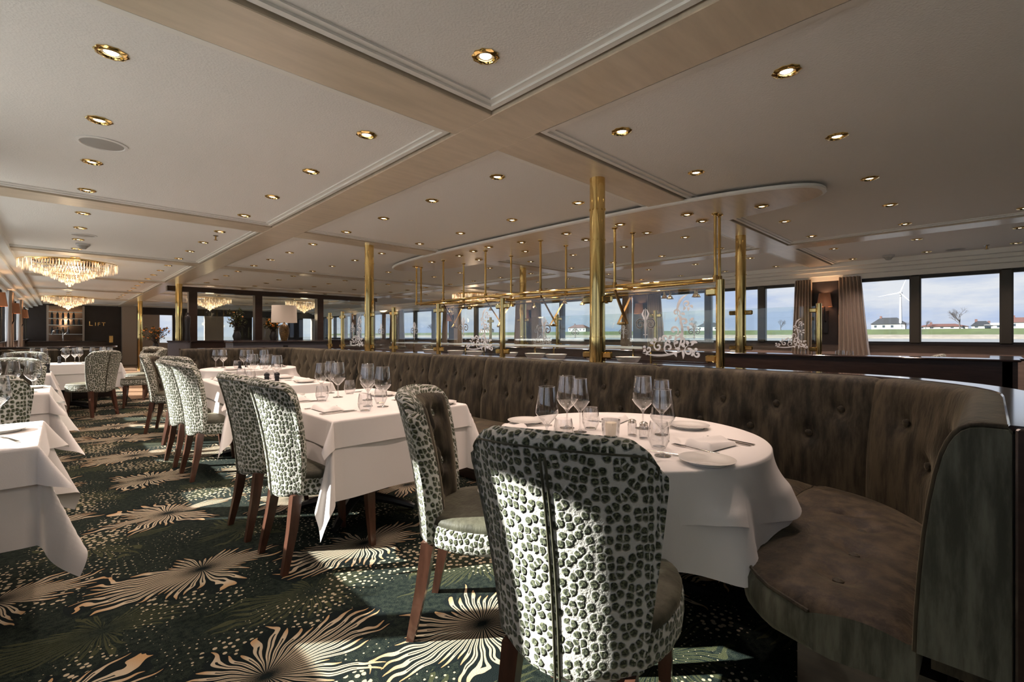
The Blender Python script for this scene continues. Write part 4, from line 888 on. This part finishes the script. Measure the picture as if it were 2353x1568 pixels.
# third table
glasses_for([(1.50, 5.55, 's', 'far middle'), (1.43, 5.40, 'l', 'left far'), (1.55, 5.25, 'l', 'middle'), (1.47, 5.1, 's', 'middle'), (1.56, 5.0, 'l', 'right middle'), (1.50, 4.85, 's', 'right middle'), (1.32, 5.0, 't', 'left middle'), (1.42, 4.75, 't', 'near middle'), (1.36, 5.5, 't', 'left far')], T3)
setting(1.72, 4.80, (-1, 0), 'near banquette seat', T3); setting(1.72, 5.4, (-1, 0), 'far banquette seat', T3, False); setting(1.17, 4.8, (1, 0), 'near aisle seat', T3, False); setting(1.17, 5.4, (1, 0), 'far aisle seat', T3, False)
def mill(x, y, label):
    e = tag(empty('pepper_mill', (x, y, ZT)), label, 'mill', 'dark table mills'); ob('mill_body', MB().lathe([(0.001, 0), (0.024, 0), (0.025, 0.012), (0.017, 0.045), (0.021, 0.072), (0.019, 0.078)], 16), M['black'], e); ob('mill_head', MB().lathe([(0.018, 0.078), (0.024, 0.088), (0.022, 0.105), (0.010, 0.115), (0.0005, 0.118)], 16), M['black'], e)
mill(1.34, 4.58, 'left one of the two dark mills on the third table'); mill(1.42, 4.56, 'right one of the two dark mills on the third table')
# fourth table
glasses_for([(1.55, 7.55, 's', 'left front'), (1.62, 7.45, 'l', 'left middle'), (1.66, 7.62, 's', 'left far'), (1.80, 7.15, 'l', 'middle'), (1.92, 7.3, 's', 'middle'), (2.05, 7.1, 'l', 'right middle'), (1.98, 6.95, 's', 'right front'), (1.75, 7.3, 't', 'middle')], T4)
setting(1.80, 6.84, (.2, 1), 'near setting', T4, False); setting(2.28, 7.3, (-1, 0), 'banquette setting', T4, False); mill(1.72, 7.02, 'left dark mill on the far corner table'); mill(1.80, 7.02, 'right dark mill on the far corner table')
# window tables
glasses_for([(-0.22, 3.42, 's', 'aisle side'), (-0.36, 3.15, 'l', 'front')], W1); plate(-0.20, 3.22, 'white plate on the nearest window table'); cutlery('knife', -.16, 2.95, .3, 'steel knife on the nearest window table')
glasses_for([(-0.16, 5.30, 'l', 'aisle side'), (-0.27, 5.36, 's', 'front'), (-0.40, 5.66, 'l', 'window side')], W2); plate(-0.18, 5.72, 'white plate on the second window table')
glasses_for([(-0.16, 7.85, 'l', 'aisle side'), (-0.28, 7.75, 's', 'front'), (-0.45, 7.95, 'l', 'window side')], W3); plate(-0.2, 8.08, 'white plate on the third window table'); mill(-.12, 7.95, 'dark mill on the third window table')
glasses_for([(0.05, 10.35, 'l', 'left front'), (0.16, 10.45, 's', 'left front'), (0.22, 10.75, 'l', 'middle'), (0.38, 10.6, 's', 'middle'), (0.52, 10.75, 'l', 'right far'), (0.60, 10.5, 's', 'right front'), (-0.2, 10.5, 'l', 'far left'), (-.33, 10.6, 's', 'far left')], W4); plate(0.3, 10.25, 'white plate on the far aisle table'); mill(-.02, 10.6, 'dark mill on the far aisle table')
glasses_for([(7.35, 1.4, 'l', 'near left'), (7.45, 1.3, 's', 'near left'), (7.6, 1.7, 'l', 'middle'), (7.75, 1.45, 's', 'right'), (7.5, 1.85, 's', 'far end')], 'the small table by the right windows')
glasses_for([(7.4, 4.5, 'l', 'near left'), (7.5, 4.7, 's', 'middle'), (7.7, 4.8, 'l', 'far end')], 'the second table by the right windows')
chair(7.6, 0.75, (0, 1), 'chair whose rounded top shows above the far banquette ledge at right'); chair(7.6, 2.5, (0, -1), 'chair beyond the far ledge, facing the viewer'); chair(7.6, 3.8, (0, 1), 'chair behind the far ledge before the second right-hand table')

# ------------------------------------------------------------------ curtains and sconces on the right, curtains on the left
def curtain(X, sgn, y0, dirn, label, top_w=0.30, bot_w=0.44, z0=0.72):
    e = tag(empty('curtain', (X, y0, 0)), label, 'curtain', 'taupe side curtains')
    def f(u_, v_, lin=0.0):
        wdt = bot_w + (top_w - bot_w) * (v_ ** 0.7); y = dirn * (u_ * wdt); amp = 0.036 * (0.7 + .3 * v_)
        return (-sgn * (0.09 + amp * math.sin(u_ * 2 * math.pi * 6 + 1.2 * (1 - v_)) - lin), y, z0 + (2.21 - z0) * v_)
    ob('drape', MB().grid(lambda a, b: f(a, b), 72, 10), M['curtain'], e, smooth=180)
    ob('heading_tape', MB().grid(lambda a, b: (f(a, 1)[0] - sgn * .004, f(a, 1)[1], 2.13 + 0.085 * b), 72, 2), M['curtain'], e, smooth=180)
    ob('lining', MB().grid(lambda a, b: (f(.86 + .2 * a, b)[0] + sgn * .03, f(.86 + .2 * a, b)[1], f(a, b)[2]), 8, 10), M['lining'], e, smooth=180)
def sconce(X, sgn, y, label):
    e = tag(empty('wall_sconce', (X - sgn * 0.04, y, 1.35)), label, 'wall lamp', 'wall lamps between the windows')
    ob('bracket', MB().box(-0.015, 0.015, -0.035, 0.035, -0.10, 0.30, .006), M['black'], e); ob('arm', MB().tube([(0, 0, 0.1), (-sgn * 0.07, 0, 0.12), (-sgn * 0.10, 0, 0.20), (-sgn * 0.10, 0, 0.36)], 0.012, 8), M['black'], e)
    ob('lamp_shade', MB().lathe([(0.115, 0.36), (0.085, 0.60)], 28, (-sgn * 0.10, 0, 0)), M['shade'], e); ob('lamp_bulb', MB().lathe([(0.0005, 0.40), (0.02, 0.41), (0.028, 0.45), (0.012, 0.50), (0.0005, 0.505)], 12, (-sgn * 0.10, 0, 0)), M['bulb'], e)
    l = bpy.data.lights.new('sconce_glow', 'POINT'); l.energy = 7; l.color = (1, .6, .32); l.shadow_soft_size = .03; lo = bpy.data.objects.new('sconce_glow', l); COL.objects.link(lo); lo.parent = e; lo.location = (-sgn * 0.10, 0, 0.53)
for i, gy in enumerate(GRID):
    if gy > 21 or gy < -2: continue
    nm = ['', 'first', 'nearest', 'second', 'third', 'fourth', 'fifth', 'sixth', 'seventh'][i]
    if i >= 2:
        curtain(XR, 1, gy - 0.20, -1, 'taupe pleated curtain right of the %s lamp pier on the window wall' % nm); curtain(XR, 1, gy + 0.20, 1, 'taupe pleated curtain left of the %s lamp pier on the window wall' % nm, .26, .34)
        sconce(XR, 1, gy, 'copper-shaded wall lamp on the %s dark pier between the right windows' % nm)
for gy, nm in ((0.93, 'near'), (4.6, 'second'), (8.27, 'third'), (11.94, 'fourth'), (15.61, 'fifth'), (19.28, 'last')):
    curtain(XL, -1, gy - 0.20, -1, 'taupe curtain on the viewer side of the %s left window pier' % nm, .22, .26); curtain(XL, -1, gy + 0.20, 1, 'taupe curtain on the far side of the %s left window pier' % nm, .22, .26)
    if gy > 11: sconce(XL, -1, gy, 'copper-shaded wall lamp on the %s left window pier' % nm)

# ------------------------------------------------------------------ service counter with lamp, dark partition, drum
sc_ = tag(empty('service_counter', (2.95, 9.1, 0)), 'grey-fronted service counter behind the banquette corner', 'counter')
ob('cabinet', MB().box(-0.88, 0.75, -0.25, 0.25, 0, 1.08), M['steelgrey'], sc_, smooth=0); ob('top', MB().box(-0.90, 0.77, -0.28, 0.28, 1.08, 1.11, .005), M['ledge'], sc_); ob('socket', MB().box(-0.09, -0.01, -0.262, -0.25, 0.95, 1.03, .003), M['black'], sc_)
lp = tag(empty('table_lamp', (2.92, 8.98, 1.11)), 'table lamp with cream drum shade and mottled gold vase base', 'lamp')
ob('lamp_shade', MB().lathe([(0.215, 0.33), (0.205, 0.64), (0.203, 0.64), (0.213, 0.33)], 36), M['lshade'], lp); ob('vase_base', MB().lathe([(0.001, 0), (0.05, 0), (0.055, 0.02), (0.085, 0.14), (0.088, 0.22), (0.06, 0.28), (0.03, 0.30), (0.014, 0.33), (0.014, 0.45)], 24), principled('mottled_gold', (0.02, 0.012, 0.006), 0.4, 0.2, col2=(0.22, 0.13, 0.04), vscale=50), lp)
l = bpy.data.lights.new('lamp_glow', 'POINT'); l.energy = 0.35; l.color = (1, .75, .5); l.shadow_soft_size = .05; lo = bpy.data.objects.new('lamp_glow', l); COL.objects.link(lo); lo.parent = lp; lo.location = (0, 0, .5)
pt = tag(empty('partition', (4.5, 13.3, 0)), 'dark timber partition with glazed bays beyond the service counter', 'partition')
ob('plinth_wall', MB().box(-2.31, 2.4, -0.2, 0.2, 0, 1.06), M['wood'], pt, smooth=0); ob('sill_shelf', MB().box(-2.31, 2.45, -0.25, 0.25, 1.06, 1.09, .005), M['ledge'], pt); ob('header', MB().box(-2.75, 2.5, -0.11, 0.11, 2.24, 2.36, .006), M['wood'], pt)
pxs = [-2.25, -0.83, 0.76, 2.35]
for x in pxs: ob('post', MB().box(x - 0.085, x + 0.085, -0.1, 0.1, 1.09, 2.24), M['wood'], pt, smooth=0)
for i in range(3): ob('glass_pane', MB().box(pxs[i] + .085, pxs[i + 1] - .085, -0.006, 0.006, 1.09, 2.24), M['screen'], pt, smooth=0)
dr = tag(empty('drum_pedestal', (1.95, 13.05, 0)), 'round grey drum pedestal under the brass column', 'pedestal')
ob('drum', MB().lathe([(0.001, 0), (0.21, 0), (0.21, 1.06), (0.001, 1.06)], 32), M['steelgrey'], dr); ob('drum_top', MB().lathe([(0.001, 1.06), (0.225, 1.06), (0.225, 1.09), (0.001, 1.09)], 32), M['ledge'], dr)
tag(ob('tall_vase', MB().lathe([(0.001, 0), (0.055, 0), (0.06, 0.05), (0.045, 0.25), (0.065, 0.48), (0.06, 0.56), (0.03, 0.6), (0.03, 0.64), (0.001, 0.65)], 18), M['black'], None, (2.10, 12.98, 1.09)), 'tall dark vase on the drum beside the brass column', 'vase')
def bouquet(x, y, z, label, h, spread, nfl):
    e = tag(empty('flower_arrangement', (x, y, z)), label, 'flowers', 'flower arrangements'); rnd = random.Random(int(x * 100)); st = MB(); lf = MB(); flw = MB()
    ob('vase', MB().lathe([(0.001, 0), (0.07, 0), (0.10, 0.1), (0.06, 0.22), (0.075, 0.25)], 16), M['black'], e)
    for i in range(60):
        a = rnd.uniform(0, 6.28); q = rnd.uniform(.2, 1) * spread; zz = 0.25 + h * rnd.uniform(.3, 1); p_ = (q * math.cos(a), q * math.sin(a), zz); st.tube([(0, 0, .2), (p_[0] * .4, p_[1] * .4, .2 + (zz - .2) * .6), p_], .004, 4)
        for k in range(4):
            c = Vector(p_) + Vector((rnd.uniform(-.06, .06), rnd.uniform(-.06, .06), rnd.uniform(-.08, .05))); d = Vector((rnd.uniform(-1, 1), rnd.uniform(-1, 1), rnd.uniform(-1, 1))).normalized() * .05; b = d.cross(Vector((.3, .2, 1))).normalized() * .018
            lf.add([tuple(c - d), tuple(c + b), tuple(c + d), tuple(c - b)], [(0, 1, 2, 3)])
        if i < nfl: flw.lathe([(0.001, -.02), (.03, 0), (.02, .02), (.001, .022)], 6, p_)
    ob('stems', st, M['bark'], e); ob('foliage', lf, M['leaf'], e, smooth=0)['kind'] = 'stuff'; ob('blossoms', flw, M['flower'], e)['kind'] = 'stuff'
bouquet(3.15, 13.12, 1.09, 'dark branchy arrangement on the partition shelf', .5, .2, 6); bouquet(4.0, 13.12, 1.09, 'small yellow-orange flowers on the partition shelf', .3, .2, 40); stt = tag(empty('side_table', (2.25, 19.3, 0)), 'small dark stand under the orange flowers', 'table'); ob('stand_top', MB().lathe([(0.001, .69), (.25, .69), (.25, .72), (.001, .72)], 24), M['wood'], stt); ob('stand_leg', MB().lathe([(.001, 0), (.18, 0), (.18, .02), (.03, .04), (.03, .69)], 16), M['wood'], stt)
bouquet(2.25, 19.3, .72, 'orange flower arrangement beside the furthest brass column', .5, .4, 40)

# ------------------------------------------------------------------ far left end: cross banquette, bar, shelves, lift sign
cb = tag(empty('banquette', (-0.1, 12.2, 0)), 'dark cross banquette at the far end of the left aisle', 'banquette')
ob('back_board', MB().box(-0.7, 0.85, -0.1, 0.02, 0, 0.97), M['wood'], cb, smooth=0); ob('ledge', MB().box(-0.72, 0.9, -0.14, 0.06, 0.97, 1.0, .005), M['ledge'], cb)
for i in range(2): ob('back_cushion', MB().box(-0.68 + i * .76, 0.07 + i * .76, -0.24, -0.1, 0.42, 0.96, .03), M['velvet'], cb); ob('seat_cushion', MB().box(-0.68 + i * .76, 0.07 + i * .76, -0.72, -0.2, 0.30, 0.46, .03), M['velvet'], cb)
brc = tag(empty('bar_counter', (0.1, 23.9, 0)), 'dark bar counter before the end wall', 'counter'); ob('front', MB().box(-0.95, 1.1, -0.3, 0.3, 0, 0.97), M['wood'], brc, smooth=0); ob('bar_top', MB().box(-1.0, 1.15, -0.35, 0.35, 0.97, 1.01, .005), M['ledge'], brc)
tp = tag(empty('bar_tap', (0.05, 23.85, 1.01)), 'curved chrome swan-neck tap on the bar counter', 'tap'); ob('neck', MB().tube([(0, 0, 0), (0, 0, .28)] + [(-.14 + .14 * math.cos(i * .35), 0, .28 + .14 * math.sin(i * .35)) for i in range(9)] + [(-.28, 0, .22)], .014, 8), M['steel'], tp); ob('lever', MB().tube([(0, 0, .2), (.12, 0, .34), (.14, 0, .5)], .010, 8), M['steel'], tp)
sh = tag(empty('display_shelves', (0.13, 24.9, 0)), 'lit mirrored bottle shelves behind the first bar', 'shelves')
ob('mirror_back', MB().box(-0.5, 0.5, 0.02, 0.05, 0.9, 2.36), principled('tinted_mirror', (0.25, 0.18, 0.14), 0.08, 0.9), sh, smooth=0)
for x in (-.5, .5): ob('side_frame', MB().box(x - .03, x + .03, -.12, .05, .9, 2.36), M['wallpale'], sh, smooth=0)
for z in (1.25, 1.6, 1.85, 2.1): ob('shelf', MB().box(-.47, .47, -.12, .02, z, z + .02), M['gedge'], sh, smooth=0)
btl = MB().lathe([(0.001, 0), (0.035, 0), (0.035, .16), (0.014, .21), (0.014, .27), (0.001, .27)], 12).mesh('bottle'); k = 0
for z, n in ((1.62, 6), (1.87, 5), (1.27, 4)):
    for i in range(n): tag(ob('bottle', btl, (M['panedark'], M['shade'], M['gold'])[(i + k) % 3], None, (0.13 - .38 + i * .15, 24.84, z)), 'dark bottle, %s from the left on the %s bar shelf' % (ordinal(i), {1.27: 'lowest', 1.62: 'middle', 1.87: 'upper'}[z]), 'bottle', 'bottles behind the bar'); k += 1
sg = tag(empty('lift_sign', (1.02, 24.985, 1.60)), 'gold LIFT lettering on the dark end wall', 'sign')
def letter(ch, size, x):
    cu = bpy.data.curves.new('letter', 'FONT'); cu.body = ch; cu.size = size; cu.extrude = 0.012; cu.align_x = 'LEFT'; to = bpy.data.objects.new('tmp', cu); COL.objects.link(to)
    dg = bpy.context.evaluated_depsgraph_get(); me = bpy.data.meshes.new_from_object(to.evaluated_get(dg)); bpy.data.objects.remove(to); me.materials.clear()
    o = ob('letter', me, M['gold'], sg, (x, 0, 0)); o.rotation_euler = (R(90), 0, 0)
for ch, s_, x in (('L', .26, -.24), ('I', .20, -.06), ('F', .20, .02), ('T', .20, .15)): letter(ch, s_, x)
tag(ob('notice_plate', MB().box(-.06, .06, -.008, .008, -.14, .14, .003), M['gold'], None, (1.46, 24.985, 1.06)), 'small gold notice plate below the lift sign', 'sign')
# ------------------------------------------------------------------ outside: river, dike, houses, turbine
tag(ob('river', MB().box(XR + 0.3, 590, -1500, 1500, -1.7, -1.6), M['water'], smooth=0), 'grey rippled river outside the windows', 'river', kind='stuff')
tag(ob('harbour_water', MB().box(-400, XL - 0.3, -300, 300, -1.7, -1.6), M['pale_water'], smooth=0), 'unseen water left of the ship, made pale to bounce sunlight inside', 'water', kind='stuff')
tag(ob('dike', MB().loft([[(594, y, -1.7), (616, y, 2.3), (640, y, 7.9), (660, y, 8.5), (700, y, 8.5)] for y in range(-1500, 1501, 100)], False), M['grass'], smooth=0), 'green grass dike along the far bank', 'dike', kind='stuff')
tag(ob('river_beach', MB().loft([[(586, y, -1.7), (592, y, 0.2), (612, y, 2.4), (618, y, 2.45)] for y in range(-1500, 1501, 100)], False), M['sand'], smooth=0), 'sandy strip at the foot of the dike', 'beach', kind='stuff')
def far_y(u): # y on X=680 for pixel column
    q = (u - 1176.5) / FPX; d = 680 / (math.sin(ANG) + q * math.cos(ANG)); return d * math.cos(ANG) - q * d * math.sin(ANG)
def house(u, wd, hw_, hr, roof, label, sc=1.0):
    e = tag(empty('farmhouse', (680, far_y(u), 8.4)), label, 'house', 'houses on the far bank'); ob('walls', MB().box(-6, 6, -wd / 2, wd / 2, 0, hw_), M['whitewall'], e, smooth=0)
    ob('roof', MB().add([(-7, -wd / 2 - 1, hw_), (7, -wd / 2 - 1, hw_), (7, wd / 2 + 1, hw_), (-7, wd / 2 + 1, hw_), (0, -wd / 4, hw_ + hr), (0, wd / 4, hw_ + hr)], [(0, 1, 2, 3), (0, 4, 1), (1, 4, 5, 2), (2, 5, 3), (3, 5, 4, 0)]), roof, e, smooth=0)
    n = max(2, int(wd / 7))
    for i in range(n): y = -wd / 2 + wd * (i + .5) / n; ob('window', MB().box(-6.1, -6, y - 1.2, y + 1.2, hw_ * .35, hw_ * .8), M['panedark'], e, smooth=0)
    ob('chimney', MB().box(-.8, .8, wd / 5, wd / 5 + 2, hw_ + hr * .5, hw_ + hr + 2), M['roofred'], e, smooth=0)
house(2042, 30, 6, 7.5, M['roofdark'], 'large white house with dark hipped roof left of the wind turbine'); house(2165, 40, 2.6, 3, M['roofred'], 'long low red-roofed farm left of the bare tree'); house(2255, 14, 3, 5, M['roofdark'], 'small dark-roofed house right of the bare tree')
house(2284, 13, 3.5, 2.5, M['whitewall'], 'small white house near the right mullion'); house(2345, 18, 6, 5, M['roofred'], 'white gabled house at the right edge of the view'); house(1630, 30, 6, 6, M['roofdark'], 'dark-roofed house behind the etched glass'); house(1330, 40, 7, 6, M['roofred'], 'farmhouse seen left of the thick brass column'); house(1120, 30, 6, 6, M['roofdark'], 'farmhouse seen through the middle screen')
tb = tag(empty('wind_turbine', (675, far_y(2071), 8.4)), 'white three-bladed wind turbine beyond the right window', 'wind turbine')
ob('tower', MB().lathe([(1.5, 0), (0.8, 40)], 20), M['turbine'], tb); ob('nacelle', MB().box(-4, 3, -1.3, 1.3, 39.5, 42, .4), M['turbine'], tb); ob('hub', MB().lathe([(0.01, 0), (1.2, .6), (1.4, 2), (1.4, 3)], 16, (0, 0, 0)), M['turbine'], tb, (-4.2, 0, 40.8)).rotation_euler = (0, R(90), 0)
for a in (20, 140, 260):
    b = ob('blade', MB().loft([[(-.15, -w_, z), (.15, 0, z), (-.15, w_, z), (-.3, 0, z)] for w_, z in ((.3, 1), (.5, 4), (.3, 11), (.06, 20))], True, True), M['turbine'], tb, (-5, 0, 40.8)); b.rotation_euler = (R(a), 0, 0)
def bare_tree(u, h, label):
    e = tag(empty('bare_tree', (670, far_y(u), 8.4)), label, 'tree', 'bare trees on the far bank'); rnd = random.Random(int(u)); tr = MB(); br = MB()
    tr.tube([(0, 0, 0), (0, .3, h * .25), (0, 0, h * .45)], [h * .03, h * .024, h * .016], 7)
    def rec(p_, d, ln, r_, k):
        q = p_ + d * ln; br.tube([tuple(p_), tuple(q)], [r_, r_ * .6], 4)
        if k == 0: return
        for _ in range(3): rec(q if _ else p_ + d * ln * .6, (d + Vector((rnd.uniform(-.7, .7), rnd.uniform(-.8, .8), rnd.uniform(-.2, .5)))).normalized(), ln * .68, r_ * .6, k - 1)
    for i in range(6): rec(Vector((0, 0, h * (.22 + .04 * i))), Vector((rnd.uniform(-.6, .6), rnd.uniform(-.9, .9), .9)).normalized(), h * .25, h * .012, 4)
    ob('trunk', tr, M['bark'], e); ob('branches', br, M['bark'], e, smooth=0)['kind'] = 'stuff'
for u, h, lb in ((2207, 22, 'big bare round tree on the dike in the middle window'), (2130, 10, 'low bare tree beside the left mullion'), (2085, 9, 'small bare tree right of the wind turbine'), (1800, 14, 'bare tree on the dike behind the far post'), (1600, 16, 'bare tree seen through the etched scrolls'), (1250, 16, 'bare tree seen behind the gantry'), (1000, 24, 'bare tree seen through the left screens')): bare_tree(u, h, lb)
